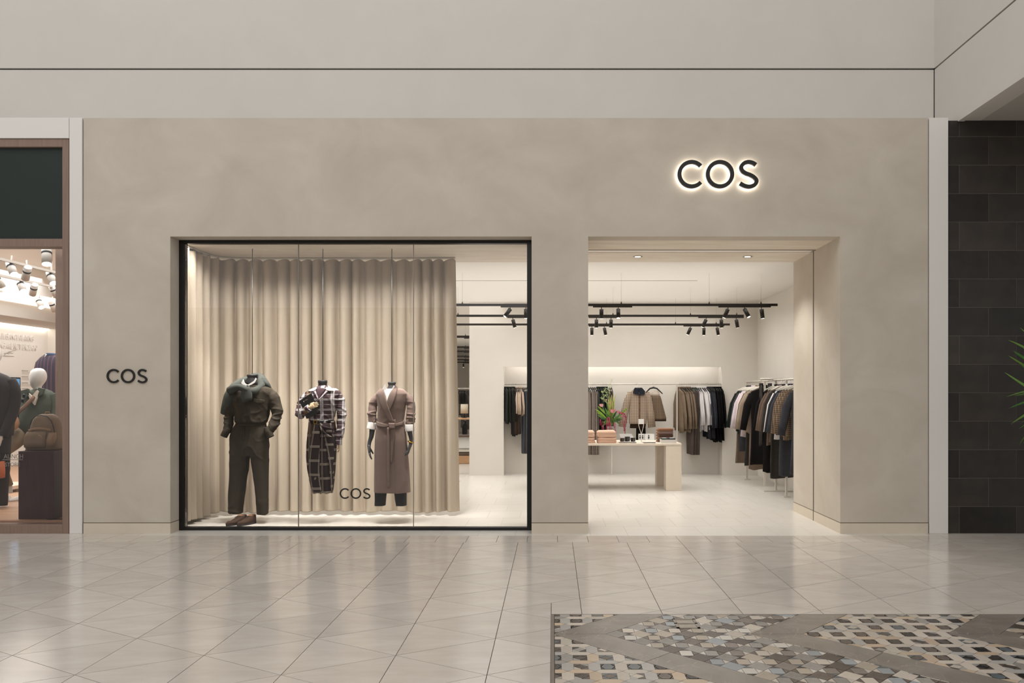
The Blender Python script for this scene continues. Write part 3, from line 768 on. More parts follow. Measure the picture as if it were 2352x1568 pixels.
row('coat', f_green, rng(1374, 1392, 5), YR, ZR, .1, 'dark green coats behind the flowers', 'dark green coats in the niche', ln=.95, sl=.5)
row('trousers', f_tpin, rng(1395, 1404, 3), YR, ZR, .05, 'dark taupe trousers behind the flowers', 'dark taupe trousers behind the flowers', ln=.9, w_=.2)
row('jacket', f_brown, rng(1561, 1582, 5), YR, ZR, .22, 'brown tweed jackets on the niche rail', 'brown tweed jackets', ln=.80, sl=.62, w_=.22)
row('trousers', f_tpin, rng(1586, 1598, 4), YR, ZR, .1, 'grey brown trousers beside the tweed jackets', 'grey brown trousers', ln=1.17, w_=.24)
row('top', f_white, rng(1602, 1621, 5), YR, ZR, .12, 'white shirts on the niche rail', 'white shirts in the niche', ln=.78, sl=.55)
row('coat', f_navy, rng(1624, 1635, 4), YR, ZR, .1, 'charcoal coats between white shirts and black coats', 'charcoal coats', ln=.92, sl=.6, w_=.22)
row('coat', f_jet, rng(1638, 1655, 5), YR, ZR, .03, 'black coats at the end of the niche rail', 'black coats at the rail end', ln=.98, sl=.6, w_=.215)
# face-out outfits in the niche
check = plaid('small_check', 'BCA894', [(0, .029, 0, .15, '54443C', .75), (2, .029, 0, .15, '54443C', .75)], coord='Object', soft=.5)
check_b = plaid('brown_check', '8C7863', [(0, .027, 0, .18, '40342D', .7), (2, .027, 0, .18, '40342D', .7)], coord='Object', soft=.5)
YG = YR-.13
jx = X(1466, YG); jr = thing('hanging_jacket', 'beige and brown check jacket with dark collar hung facing out in the niche', 'jacket', (jx, YG, ZR))
def ringp(cx, y, z, hw, hy, n=32, e=.8, fold=0, ph=0, fk=5):
    rr = []
    for k in range(n):
        a = 2*PI*k/n; ca, sa = math.cos(a), math.sin(a); f = 1+fold*(math.sin(fk*a+ph)+.5*math.sin(fk*1.7*a+ph*2))
        rr.append((cx+hw*math.copysign(abs(ca)**e, ca), y+hy*math.copysign(abs(sa)**e, sa)*f, z))
    return rr
def zz(p, Y=YG): return Z(p, Y)
b = MB(); s_ = YG/F
b.rings([ringp(jx+dx*s_, YG, zz(py), hw*s_, hy) for py, dx, hw, hy in ((893, 0, 9, .05), (896, 0, 14, .06), (902, 0, 19, .07), (912, 1, 20, .075), (930, 1, 20.5, .075), (950, 0, 21, .075), (968, -1, 20.5, .075), (973, -1, 20, .07))]); b.obj('body', check, jr)
for sx, pts in ((-1, ((1449, 901), (1441, 920), (1434, 950), (1429, 980))), (1, ((1485, 901), (1490, 920), (1494, 950), (1497, 981)))):
    b = MB(); b.tube([(X(a, YG), YG-.01, zz(c)) for a, c in pts], [.055, .065, .072, .07], 12, flat=.6); b.obj('sleeve', check, jr)
b = MB(); b.rings([ringp(jx, YG+.01, zz(970), 18.5*s_, .05), ringp(jx-.01, YG+.01, zz(983), 18*s_, .045)]); b.obj('lining', fabric('lining', '33261E'), jr)
b = MB()
b.prism([(X(a, YG), zz(c)) for a, c in ((1453, 903), (1466, 907), (1466, 899), (1459, 890), (1455, 893))], YG-.10, YG-.07, 'y')
b.prism([(X(a, YG), zz(c)) for a, c in ((1467, 907), (1480, 906), (1480, 898), (1473, 890), (1467, 899))], YG-.10, YG-.07, 'y')
b.rings([ringp(jx, YG, zz(900), 13*s_, .07), ringp(jx, YG, zz(890), 8*s_, .05)]); b.obj('collar', fabric('navy_collar', '2C2F37'), jr)
MB().box(X(1466, YG), X(1469.5, YG), YG-.083, YG-.07, zz(972), zz(906)).obj('placket', fabric('placket', '6E5846'), jr)
for py in (912, 926, 940, 955): MB().tube([(X(1467.7, YG), YG-.083, zz(py)), (X(1467.7, YG), YG-.088, zz(py))], .008, 10).obj('button', hanger_b, jr)
MB().tube([(jx, YG, zz(890)), (jx, YG+.1, zz(882)-.0), (jx, YG+.13, zz(878)), (jx, YR, zz(880))], .004, 6).obj('hook', hook_m, jr)
sx0 = X(1504, YG); sr = thing('hanging_skirt', 'brown check mini skirt hung on a black hanger beside the check jacket', 'skirt', (sx0, YG+.05, ZR))
b = MB(); Yq = YG+.05
b.rings([ringp(X(cx, Yq), Yq, Z(py, Yq), hw*s_, .045, fold=f_, ph=1) for py, cx, hw, f_ in ((909, 1506, 10.5, 0), (914, 1506.5, 12, .05), (935, 1508, 16, .2), (960, 1511, 19.5, .3), (963, 1511, 19.5, .3))]); b.obj('body', check_b, sr)
b = MB(); b.rings([ringp(X(1511, Yq), Yq, Z(py, Yq), 19.3*s_, .042, fold=.3, ph=1) for py in (963, 967)]); b.obj('lining', MATS['fabric_lining'], sr)
b = MB(); b.rings([ringp(X(1505, Yq), Yq, Z(py, Yq), hw*s_, .04) for py, hw in ((897, 8), (903, 9.5), (909, 10.5))]); b.obj('waistband', fabric('cream_knit', 'D8CBBB'), sr)
b = MB(); b.tube([(X(a, Yq), Yq-.05, Z(c, Yq)) for a, c in ((1483, 901), (1492, 892), (1500, 890), (1508, 892), (1521, 904))], [.008, .014, .018, .014, .008], 10); b.obj('hanger', hanger_b, sr)
MB().tube([(X(1501, Yq), Yq-.05, Z(889, Yq)), (X(1501, Yq), Yq-.02, Z(883, Yq)), (X(1501, Yq), YR, Z(879.5, YR))], .004, 6).obj('hook', hook_m, sr)
dx = X(1472, YG+.1); dr_ = thing('hanging_dress', 'long black garment hanging below the check jacket', 'dress', (dx, YG+.1, ZR))
b = MB(); b.rings([ringp(dx, YG+.1, Z(py, YG+.1), hw*s_, .04, fold=f_, ph=2) for py, hw, f_ in ((905, 6, 0), (950, 9, .1), (985, 11, .4), (1012, 11.5, .5))]); b.obj('body', f_black, dr_)
# --- wall rack on the right: rail runs in depth, garments face the entrance
rk = thing('clothes_rail', 'pale metal clothes rack with posts along the right shop wall', 'clothes rail', (3.41, 12.7, 0))
zr = 1.715
MB().tube([(3.41, 10.45, zr), (3.41, 14.1, zr)], .014, 10).obj('rail', rail_m, rk)
for y_ in (14.0, 12.82, 11.63): MB().box(3.395, 3.425, y_-.015, y_+.015, 0, zr).obj('post', rail_m, rk)
MB().box(3.40, 3.42, 11.6, 12.82, .42, .445).obj('low_bar', rail_m, rk)
MB().box(X(1745, 12.5), 3.72, 12.25, 12.82, 0, .018).obj('base_plate', rail_m, rk, bevel=.004)
for y_ in (14.0, 11.63): MB().box(3.36, 3.46, y_-.05, y_+.05, 0, .012).obj('foot', rail_m, rk)
ar = thing('clothes_rail', 'short raised pale bar above the dark knit coats', 'clothes rail', (X(1776, 12.3), 12.3, 0))
za = Z(871, 12.3)+.005
MB().tube([(X(1746, 12.3), 12.3, za+.0), (X(1812, 12.3), 12.3, za-.0)], .014, 10).obj('rail', rail_m, ar)
MB().box(3.43, 3.46, 12.285, 12.315, 0, za).obj('post', rail_m, ar)
f_cream = fabric('cream', 'B5AA9C'); f_lilac = fabric('pale_lilac', 'D3C8CC', .05); f_blush = fabric('blush', 'C9B3A9', .08); f_khaki = fabric('khaki', '9C8D7B'); f_plum = fabric('plum', '3A2B30'); f_char = fabric('charcoal', '3B3835'); f_tw = fabric('dark_tweed', '37332F', .3, 60); f_hc = fabric('grey_tweed', '4A443E', .3, 60); f_cbrown = fabric('cocoa', '6F5F53'); f_slate = fabric('slate', '45454A'); f_mocha = fabric('mocha', '7C6B5F')
seq = [(13.95, 'jacket', f_cream, .70, 'cream jacket at the far end of the wall rack'), (13.88, 'coat', f_mocha, 1.32, 'long mocha coat near the far end of the wall rack'), (13.80, 'jacket', f_green, .78, 'dark green jacket with wide sleeves on the wall rack'), (13.72, 'jacket', f_green, .80, 'second dark green jacket on the wall rack'), (13.62, 'coat', f_slate, 1.08, 'slate grey coat behind the pale shirts'),
       (13.54, 'top', f_plum, .72, 'dark plum shirt on the wall rack'), (13.45, 'top', f_lilac, .86, 'pale lilac shirt, farther of the two long ones'), (13.36, 'top', f_lilac, .80, 'pale lilac shirt, nearer of the two'), (13.27, 'top', f_blush, .76, 'blush pink shirt on the wall rack'), (13.18, 'coat', f_char, 1.30, 'long charcoal coat below the blush shirt'), (13.10, 'top', f_khaki, .76, 'khaki shirt, farther of the two'), (13.0, 'top', f_khaki, .76, 'khaki shirt, nearer of the two'), (12.92, 'coat', f_mocha, 1.32, 'long mocha coat behind the dark knit'), (12.86, 'coat', f_black, 1.25, 'long black coat behind the dark knit coats')]
for i, (y_, kd, m_, ln, lb) in enumerate(seq): garment(kd, m_, 3.41+random.uniform(-.01, .01), y_, zr-.02, random.uniform(-.08, .08), w_=.23, ln=ln, sl=.58, hm=hanger_w, label=lb, seed=i % 4)
for px, m_, lb, ln in ((1749, f_tw, 'shaggy dark grey knit coat hanging from the short bar, the left one', .92), (1769, f_hc, 'shaggy grey knit coat hanging from the short bar, the right one', .80)):
    garment('coat', m_, X(px, 12.25), 12.27, za-.02, R(78), w_=.23, ln=ln, sl=.6, label=lb, seed=2, hm=hanger_b)
seq = [(12.05, 'coat', f_black, 1.28, 'long black coat right of the knit coats'), (11.9, 'jacket', f_cbrown, .9, 'cocoa brown jacket at the front of the wall rack'), (11.78, 'jacket', f_cbrown, .86, 'second cocoa brown jacket at the front of the wall rack'), (11.66, 'coat', f_char, 1.34, 'long charcoal skirt coat behind the white shirt'),
       (11.5, 'top', f_white, .74, 'white shirt near the entrance reveal'), (11.4, 'top', f_navy, .72, 'navy shirt in front of the white shirt'), (11.25, 'coat', f_slate, 1.28, 'long slate coat at the entrance reveal'), (11.12, 'jacket', check_b, .70, 'brown check jacket, farther one at the entrance reveal'), (10.98, 'jacket', check_b, .72, 'brown check jacket, middle one at the entrance reveal'), (10.85, 'jacket', check_b, .72, 'brown check jacket half hidden by the entrance reveal'), (10.7, 'coat', f_slate, 1.2, 'grey skirt coat half hidden by the entrance reveal')]
for i, (y_, kd, m_, ln, lb) in enumerate(seq): garment(kd, m_, 3.41+random.uniform(-.01, .01), y_, zr-.02, random.uniform(-.06, .06), w_=.225, ln=ln, sl=.55, hm=hanger_w, label=lb, seed=i % 4)

# ---------------------------------------------------------------- deep end of the shop seen past the curtain
clothes_rail('pale clothes rail deep in the shop seen past the curtain', X(1050, 20.5), X(1085, 20.5), [X(1084, 20.5)], 20.5, Z(892, 20.5))
row('top', f_black, rng(1056, 1064, 4), 20.5, Z(892, 20.5), .1, 'small dark tops deep in the shop', 'dark tops deep in the shop', ln=.3, sl=0)
row('coat', f_char, rng(1068, 1076, 3), 20.5, Z(892, 20.5), .6, 'dark coats deep in the shop', 'dark coats deep in the shop', ln=.95, sl=.5)
Yd = 17.4; dk = thing('shelf_unit', 'brown and white shelf unit deep in the shop with a table lamp', 'shelf unit', (X(1066, Yd), Yd, 0))
wood_d = mat('walnut', '5F4A3C', .5, var=.2, vs=5, vstretch=(1, 12, 12)); wood_o = mat('oak', 'C79C74', .5, var=.12, vs=4, vstretch=(1, 10, 10))
for py, t_, m_ in ((961, .03, wood_o), (1000.5, .035, wood_d), (1033, .05, rail_m), (1040, .05, wood_d)): MB().box(X(1040, Yd), X(1092, Yd), Yd-.25, Yd+.25, Z(py, Yd)-t_/2, Z(py, Yd)+t_/2).obj('shelf', m_, dk, bevel=.003)
MB().box(X(1040, Yd), X(1092, Yd), Yd-.24, Yd+.24, 0.005, Z(1044, Yd)).obj('base_box', wood_o, dk, bevel=.004)
for px in (1041, 1091): MB().box(X(px, Yd)-.012, X(px, Yd)+.012, Yd+.22, Yd+.25, 0, Z(961, Yd)).obj('post', wood_d, dk)
lm = thing('table_lamp', 'small table lamp with cream drum shade deep in the shop', 'lamp', (X(1066.5, Yd), Yd, Z(961, Yd)+.015))
L_ = parent_loc(lm); b = MB(); b.rings([[(L_.x+r_*math.cos(a*PI/12), L_.y+r_*math.sin(a*PI/12), Z(py, Yd)) for a in range(24)] for r_, py in ((.08, 928), (.084, 949))], cap=False); o = b.obj('lamp_shade', mat('shade_cream', 'D9CDB9', .8), lm); o.modifiers.new('t', 'SOLIDIFY').thickness = .003
MB().tube([(L_.x, L_.y, L_.z), (L_.x, L_.y, L_.z+.1), (L_.x, L_.y, L_.z+.14)], [.02, .01, .01], 10).obj('lamp_stem', hanger_b, lm)
MB().tube([(L_.x, L_.y, L_.z), (L_.x, L_.y, L_.z+.012)], .05, 14).obj('lamp_base', hanger_b, lm)
garment('coat', f_black, X(1068, 18.2), 18.2, Z(962, 18.2), R(80), w_=.2, ln=.32, sl=0, label='black garment hanging under the oak shelf deep in the shop', seed=1)
# ---------------------------------------------------------------- dressed headless figures hanging in the display window
YM_ = 9.30
def PX(px, dy=0): return X(px, YM_)
def PZ(py): return Z(py, YM_)
SP = YM_/F
class Body:
    """a lofted garment built from rows (py, pxL, pxR, half depth); remembers its front so patches can lie on it"""
    def __init__(s, rows, yc=YM_, e=.85): s.rows = rows; s.yc = yc; s.e = e
    def at(s, py):
        r = s.rows
        if py <= r[0][0]: return r[0][1:]
        for a, b in zip(r, r[1:]):
            if a[0] <= py <= b[0]:
                t = (py-a[0])/max(1e-6, b[0]-a[0]); t = t*t*(3-2*t)*.5+t*.5
                return tuple(a[k]+(b[k]-a[k])*t for k in (1, 2, 3))
        return r[-1][1:]
    def build(s, mb, step=4, n=56, noise_amp=.006, nf=9, fold=0, fk=6, ph=0, foldfn=None, vs=(1, 1, .45)):
        py = s.rows[0][0]; ys = []
        while py < s.rows[-1][0]: ys.append(py); py += step
        ys.append(s.rows[-1][0]); R_ = []
        for py in ys:
            l, r, d_ = s.at(py); cx, hw = PX((l+r)/2), (r-l)/2*SP; rr = []
            fo = fold*(foldfn((py-ys[0])/(ys[-1]-ys[0])) if foldfn else 1)
            for k in range(n):
                a = 2*PI*k/n; ca, sa = math.cos(a), math.sin(a)
                x_ = cx+hw*math.copysign(abs(ca)**s.e, ca); y_ = s.yc+d_*math.copysign(abs(sa)**s.e, sa); z_ = PZ(py)
                q = noise.noise(Vector((x_*nf*vs[0]+ph, y_*nf*vs[1], z_*nf*vs[2])))*noise_amp+fo*math.sin(fk*a+ph)*abs(sa)
                rr.append((x_+ca*q*.7, y_+sa*q*1.6, z_))
            R_.append(rr)
        mb.rings(R_); return mb
    def front(s, px, py, off=.004):
        l, r, d_ = s.at(py); c = (l+r)/2; hw = (r-l)/2
        u = min(.995, abs(px-c)/hw); ca = u**(1/s.e); sa = math.sqrt(max(0, 1-ca*ca))
        return s.yc-d_*sa**s.e-off
    def patch(s, mb, A, B, off=.008, th=.006, nu=6, nv=4):
        """strip between edge polylines A and B (lists of (px, py)), laid on the front"""
        A = catmull(A, nv) if len(A) > 2 else [tuple(A[0][k]+(A[1][k]-A[0][k])*t/nv/2 for k in (0, 1)) for t in range(2*nv+1)]
        B = catmull(B, nv) if len(B) > 2 else [tuple(B[0][k]+(B[1][k]-B[0][k])*t/nv/2 for k in (0, 1)) for t in range(2*nv+1)]
        n = min(len(A), len(B))
        if len(A) != len(B):
            big, sm_ = (A, B) if len(A) > len(B) else (B, A); rs = [big[round(i*(len(big)-1)/(len(sm_)-1))] for i in range(len(sm_))]
            A, B = (rs, B) if big is A else (A, rs)
        R_ = []
        for p, q in zip(A, B):
            fr = []; bk = []
            for k in range(nu+1):
                t = k/nu; px, py = p[0]+(q[0]-p[0])*t, p[1]+(q[1]-p[1])*t; y_ = s.front(px, py, off)
                fr.append((PX(px), y_, PZ(py))); bk.append((PX(px), y_+th, PZ(py)))
            R_.append(fr+bk[::-1])
        mb.rings(R_, smooth=True); return mb
def limb(mb, pts, rads, n=16, flat=1, amp=.004, nf=14, sub=4, wr=0, wk=30):
    """bent tube through px points (px, py, y offset), radius in px, wrinkled"""
    P3 = [(PX(a), YM_+c, PZ(b_)) for a, b_, c in pts]
    q = catmull([(*p, r_*SP) for p, r_ in zip(P3, rads)], sub)
    st_ = len(mb.v); k_ = [0]
    rr = []
    for i, p in enumerate(q): rr.append(p[3]*(1+wr*math.sin(wk*i/len(q)+noise.noise(Vector(p[:3])*9)*3)))
    mb.tube([p[:3] for p in q], rr, n, flat=flat)
    for i in range(st_, len(mb.v)):
        v = Vector(mb.v[i]); d_ = noise.noise_vector(v*nf)*amp; mb.v[i] = tuple(v+d_)
    return mb
def hand(wrist, direction, palm_n, m, parent, scale=1.0, curl=.5, thumb=1, name='hand'):
    """palm, four unequal bent fingers and a thumb leaving the side of the palm, in one mesh"""
    d_ = Vector(direction).normalized(); nn = Vector(palm_n); nn = (nn-d_*nn.dot(d_)).normalized(); sd = d_.cross(nn)*thumb
    w_ = Vector(wrist); b = MB(); s_ = scale
    R_ = []
    for t, hw, th in ((-.01, .024, .02), (.0, .026, .02), (.03, .036, .017), (.07, .042, .014), (.088, .040, .011)):
        R_.append([tuple(w_+d_*t*s_+(sd*math.cos(a)*hw+nn*math.sin(a)*th)*s_) for a in [2*PI*k/14 for k in range(14)]])
    b.rings(R_)
    for k, (ln, off) in enumerate(((.070, .030), (.080, .010), (.074, -.011), (.058, -.030))):
        p = w_+(d_*.08+sd*off)*s_; dirn = (d_+sd*(off*1.6)).normalized(); pts = [p]; c_ = curl*(1+.12*k)
        for seg, fr in enumerate((.45, .32, .23)):
            an = c_*(.25+.55*seg); v = (dirn*math.cos(an)+nn*math.sin(an)).normalized(); pts.append(pts[-1]+v*ln*fr*s_)
        b.tube(pts, [.0095*s_, .009*s_, .008*s_, .006*s_], 8)
    p = w_+(d_*.02+sd*.028)*s_; v = (d_*.75+sd*.6+nn*.35).normalized(); v2 = (d_*.95+sd*.1+nn*.45).normalized()
    b.tube([p, p+v*.035*s_, p+v*.035*s_+v2*.03*s_, p+v*.035*s_+v2*.052*s_], [.014*s_, .011*s_, .0095*s_, .007*s_], 8)
    return b.obj(name, m, parent)
fig_grey = mat('figure_grey', '3F4043', .55, var=.06, vs=8); fig_dark = mat('figure_black', '1A1A1C', .5); fig_skin = mat('figure_pale_wood', 'CDB391', .5, var=.05, vs=9)
rod_m = mat('rod_black', '1B1A19', .4)
def neck(root, px, py0, py1, hw, m, shoulder_py):
    b = MB(); s_ = SP
    b.rings([ringp(PX(px), YM_, PZ(py0), (hw-.5)*s_, (hw-.5)*s_*.9, e=1), ringp(PX(px), YM_, PZ(py0+1), hw*s_, hw*s_*.92, e=1), ringp(PX(px), YM_, PZ(py0+4), hw*s_, hw*s_*.92, e=1), ringp(PX(px), YM_, PZ(py0+5), (hw-1)*s_, (hw-1)*s_*.9, e=1), ringp(PX(px), YM_, PZ((py0+py1)/2), (hw-1.6)*s_, (hw-1)*s_*.95, e=1), ringp(PX(px), YM_, PZ(py1), (hw+2)*s_, hw*s_, e=1), ringp(PX(px), YM_, PZ(shoulder_py), (hw+9)*s_, hw*s_*1.1, e=1)])
    b.obj('neck', m, root)
    MB().tube([(PX(px), YM_, PZ(py0)), (PX(px), YM_, ZS)], .0045, 8).obj('hanging_rod', rod_m, root)
    MB().tube([(PX(px), YM_, PZ(py0)-.001), (PX(px), YM_, PZ(py0)+.01)], [.014, .01], 12).obj('rod_collar', rod_m, root)

def fuse(name, m, root, mbs, voxel=.0075, it=5, folds=(), seed=0):
    """weld overlapping closed shells into one cloth surface, then press creases into it"""
    big = MB()
    for q in mbs:
        k = len(big.v); big.v += q.v; big.f += [tuple(i+k for i in f) for f in q.f]; big.uv += q.uv; big.mi += q.mi; big.sm += q.sm
    tmp = bpy.data.objects.new('tmp', big.mesh('tmp', m)); C.objects.link(tmp)
    r_ = tmp.modifiers.new('r', 'REMESH'); r_.mode = 'VOXEL'; r_.voxel_size = voxel; r_.use_smooth_shade = True
    sm_ = tmp.modifiers.new('s', 'SMOOTH'); sm_.iterations = it; sm_.factor = .5
    me = bpy.data.meshes.new_from_object(tmp.evaluated_get(bpy.context.evaluated_depsgraph_get())); bpy.data.objects.remove(tmp)
    off = parent_loc(root); co = [v.co.copy() for v in me.vertices]; no = [v.normal.copy() for v in me.vertices]
    for i, (c, n) in enumerate(zip(co, no)):
        d_ = 0
        for amp, fx_, fy_, fz_, mask in folds:
            w_ = mask(c) if mask else 1
            if w_ <= 0: continue
            q = noise.noise(Vector((c.x*fx_+seed, c.y*fy_, c.z*fz_+seed*.7))); d_ += amp*w_*(max(0, 1-abs(q)*3.2)**2-.25)
        c += n*d_-off; me.vertices[i].co = c
    me.materials.clear(); me.materials.append(m); me.name = name
    me.polygons.foreach_set('use_smooth', [True]*len(me.polygons)); me.update()
    o = bpy.data.objects.new(name, me); C.objects.link(o); o.parent = root; return o
# --- figure 1: olive jacket and trousers
f1 = thing('dressed_figure', 'headless figure in dark olive jacket and trousers with a sweater tied at the neck', 'mannequin', (PX(579), YM_, 0))
olive = mat('cloth_olive', '3E3830', .95, var=.12, vs=20, spec=.12); knit = mat('knit_grey_green', '4B4D49', .95, var=.12, vs=18, bump=.15, bs=320, spec=.1)
white_c = mat('cloth_white', 'E3DED8', .85, spec=.2)
neck(f1, 579.5, 860, 876, 12.2, fig_dark, 886)
tor = Body([(884, 556, 603, .08), (890, 535, 624, .11), (900, 531, 628, .125), (920, 535, 624, .135), (945, 538, 619, .135), (960, 540, 617, .135), (968, 541, 614, .14), (973, 545, 610, .12)])
J1 = MB(); tor.build(J1, noise_amp=.008, nf=8)
b = MB(); limb(b, [(612, 896, 0), (625, 911, 0), (635, 935, 0), (637, 955, -.01), (631, 975, -.04), (624, 990, -.07)], [9.5, 13.5, 13.5, 11.5, 11, 9], amp=.008, nf=11, wr=.04); J2 = b
b = MB(); limb(b, [(547, 896, 0), (536, 912, .01), (528, 935, 0), (526, 955, -.01), (528, 975, -.04), (527, 992, -.07)], [9, 12.5, 12, 10.5, 10.5, 8.5], amp=.008, nf=11, wr=.04); J3 = b
zE = PZ(965)
fuse('jacket', olive, f1, [J1, J2, J3], folds=((.012, 5, 3, 13, lambda c: max(0, min(1, (abs(c.x-PX(579))-.16)*12))*max(.25, 1-abs(c.z-zE)*4)), (.010, 7, 4, 9, lambda c: max(0, 1-abs(c.z-PZ(962))*5) if abs(c.x-PX(579)) < .2 else 0), (.005, 8, 4, 5, None)))
for pts, r_ in ((((619, 980, -.08), (623, 992, -.085), (628, 1003, -.085)), (7, 8.5, 8)), (((531, 982, -.08), (526, 991, -.085), (521, 1001, -.085)), (7, 8.5, 8))):
    b = MB(); limb(b, pts, r_, amp=.003); b.obj('turned_cuff', olive, f1)
hip = Body([(971, 544, 610, .11), (976, 542, 611, .115), (985, 534, 614, .125), (1000, 530, 616, .13), (1020, 529.5, 616.5, .13), (1040, 530, 616, .125), (1046, 531, 615.5, .12)])
L1 = MB(); hip.build(L1, noise_amp=.003)
tl = []
for rows_l in ([(985, 536, 574, .10), (1036, 530.5, 574, .12), (1060, 529.5, 571, .112), (1090, 528.5, 567, .105), (1120, 527, 564, .1), (1150, 526.5, 560, .095), (1177.5, 525.5, 556.5, .09)],
               [(985, 574, 611, .10), (1036, 575, 615.5, .12), (1060, 579, 616, .112), (1090, 583.5, 615.5, .105), (1120, 588, 615.5, .1), (1150, 590.5, 615.5, .095), (1180, 591.5, 615, .09)]):
    b = MB(); Body(rows_l, e=.8).build(b, noise_amp=.005, nf=7, n=40, vs=(1, 1, .25)); tl.append(b)
fuse('trousers', olive, f1, [L1]+tl, it=4, folds=((.009, 7, 3, 1.5, None), (.007, 9, 4, 7, lambda c: max(0, 1-abs(c.z-PZ(1035))*4)), (.006, 4, 3, 10, lambda c: max(0, 1-abs(c.z-PZ(1165))*6))), seed=3)
b = MB(); hip.patch(b, [(543, 970), (577, 972), (610, 970)], [(543, 976), (577, 978), (611, 976)], off=.006, nu=3); b.obj('waistband', olive, f1)
b = MB(); hip.patch(b, [(567, 979), (568, 1010)], [(571, 979), (571.5, 1010)], off=.004, nu=2); b.obj('fly_seam', olive, f1)
b = MB(); hip.patch(b, [(540, 980), (534, 995), (531, 1002)], [(542, 981), (536.5, 997), (534, 1004)], off=.004, nu=2); hip.patch(b, [(611, 979), (614.5, 996)], [(609, 980), (612, 998)], off=.004, nu=2); b.obj('pocket_seam', olive, f1)
b = MB(); tor.patch(b, [(590.5, 914), (602, 916), (615, 918)], [(590.5, 921), (602, 926.5), (614.5, 924)], off=.008, nu=4); b.obj('pocket_flap', olive, f1)
b = MB(); tor.patch(b, [(538, 916), (548, 915), (556, 915)], [(538, 921), (547, 925), (556, 922)], off=.008, nu=4); b.obj('pocket_flap', olive, f1)
MB().ball((PX(600), tor.front(600, 923.5, .014), PZ(923.5)), .006, .003, .006).obj('button', rod_m, f1)
b = MB(); tor.patch(b, [(576.5, 905), (577, 968)], [(580.5, 905), (580.5, 968)], off=.005, nu=2); b.obj('placket', olive, f1)
# shirt collar
b = MB(); y_ = YM_-.085
b.prism([(PX(a), PZ(c)) for a, c in ((566, 871), (569, 880), (575, 884), (571, 888), (562, 886), (562, 878))], y_-.014, y_, 'y')
b.prism([(PX(a), PZ(c)) for a, c in ((594, 868), (590, 875), (579, 882), (574, 883.5), (579, 886), (592, 879), (596, 871))], y_-.012, y_, 'y')
b.obj('shirt_collar', white_c, f1)
b = MB(); b.prism([(PX(a), PZ(c)) for a, c in ((558, 883), (563, 881), (567, 884), (566, 889), (560, 889))], y_-.028, y_-.012, 'y'); b.obj('dark_button', hanger_b, f1)
# sweater draped round the shoulders
sw_ = bpy.data.objects.new('draped_sweater', None); C.objects.link(sw_); sw_.parent = f1
b = MB()
limb(b, [(569, 868, .07), (558, 874, .03), (547, 885, -.02), (536, 900, -.03), (528, 918, -.02), (520, 936, -.01), (514, 950, 0)], [5, 9, 12, 14, 13, 10.5, 7], amp=.012, nf=9, n=18)
b.obj('sweater_body', knit, sw_)
b = MB(); limb(b, [(566, 866, .08), (580, 864, .12), (594, 866, .08), (600, 876, .02), (603, 888, -.05), (596, 897, -.115), (586, 899, -.14)], [6, 8, 8, 10, 9, 8, 7], amp=.01, nf=11, n=16); b.obj('sweater_sleeve', knit, sw_)
b = MB(); limb(b, [(602, 870, .02), (612, 880, .0), (617, 887, .01), (620, 893, .02)], [7, 7, 5, 2.5], amp=.008, nf=11); b.obj('sweater_fold', knit, sw_)
b = MB(); limb(b, [(538, 896, -.10), (550, 893, -.15), (561, 889, -.165), (572, 892, -.165), (583, 897, -.16)], [10, 9, 7, 8, 7], amp=.010, nf=11); b.obj('sweater_knot', knit, sw_)
b = MB(); R_ = []
for t, cx, cy, hw in ((0, 578, 889, 8), (.3, 578, 898, 11), (.55, 579, 907, 13.5), (.8, 580.5, 914, 12.5), (1, 582, 921, 11)):
    rr = []
    for k in range(60):
        a = 2*PI*k/60; rib = 1+(.10*math.sin(24*a) if t > .4 else 0)
        ang = -.28; lx = hw*math.cos(a)*SP; 
        rr.append((PX(cx)+lx*math.cos(ang), YM_-.175+.02*math.sin(a)*rib, PZ(cy)+lx*math.sin(ang)*-1))
    R_.append(rr)
b.rings(R_); b.obj('ribbed_cuff', knit, sw_)

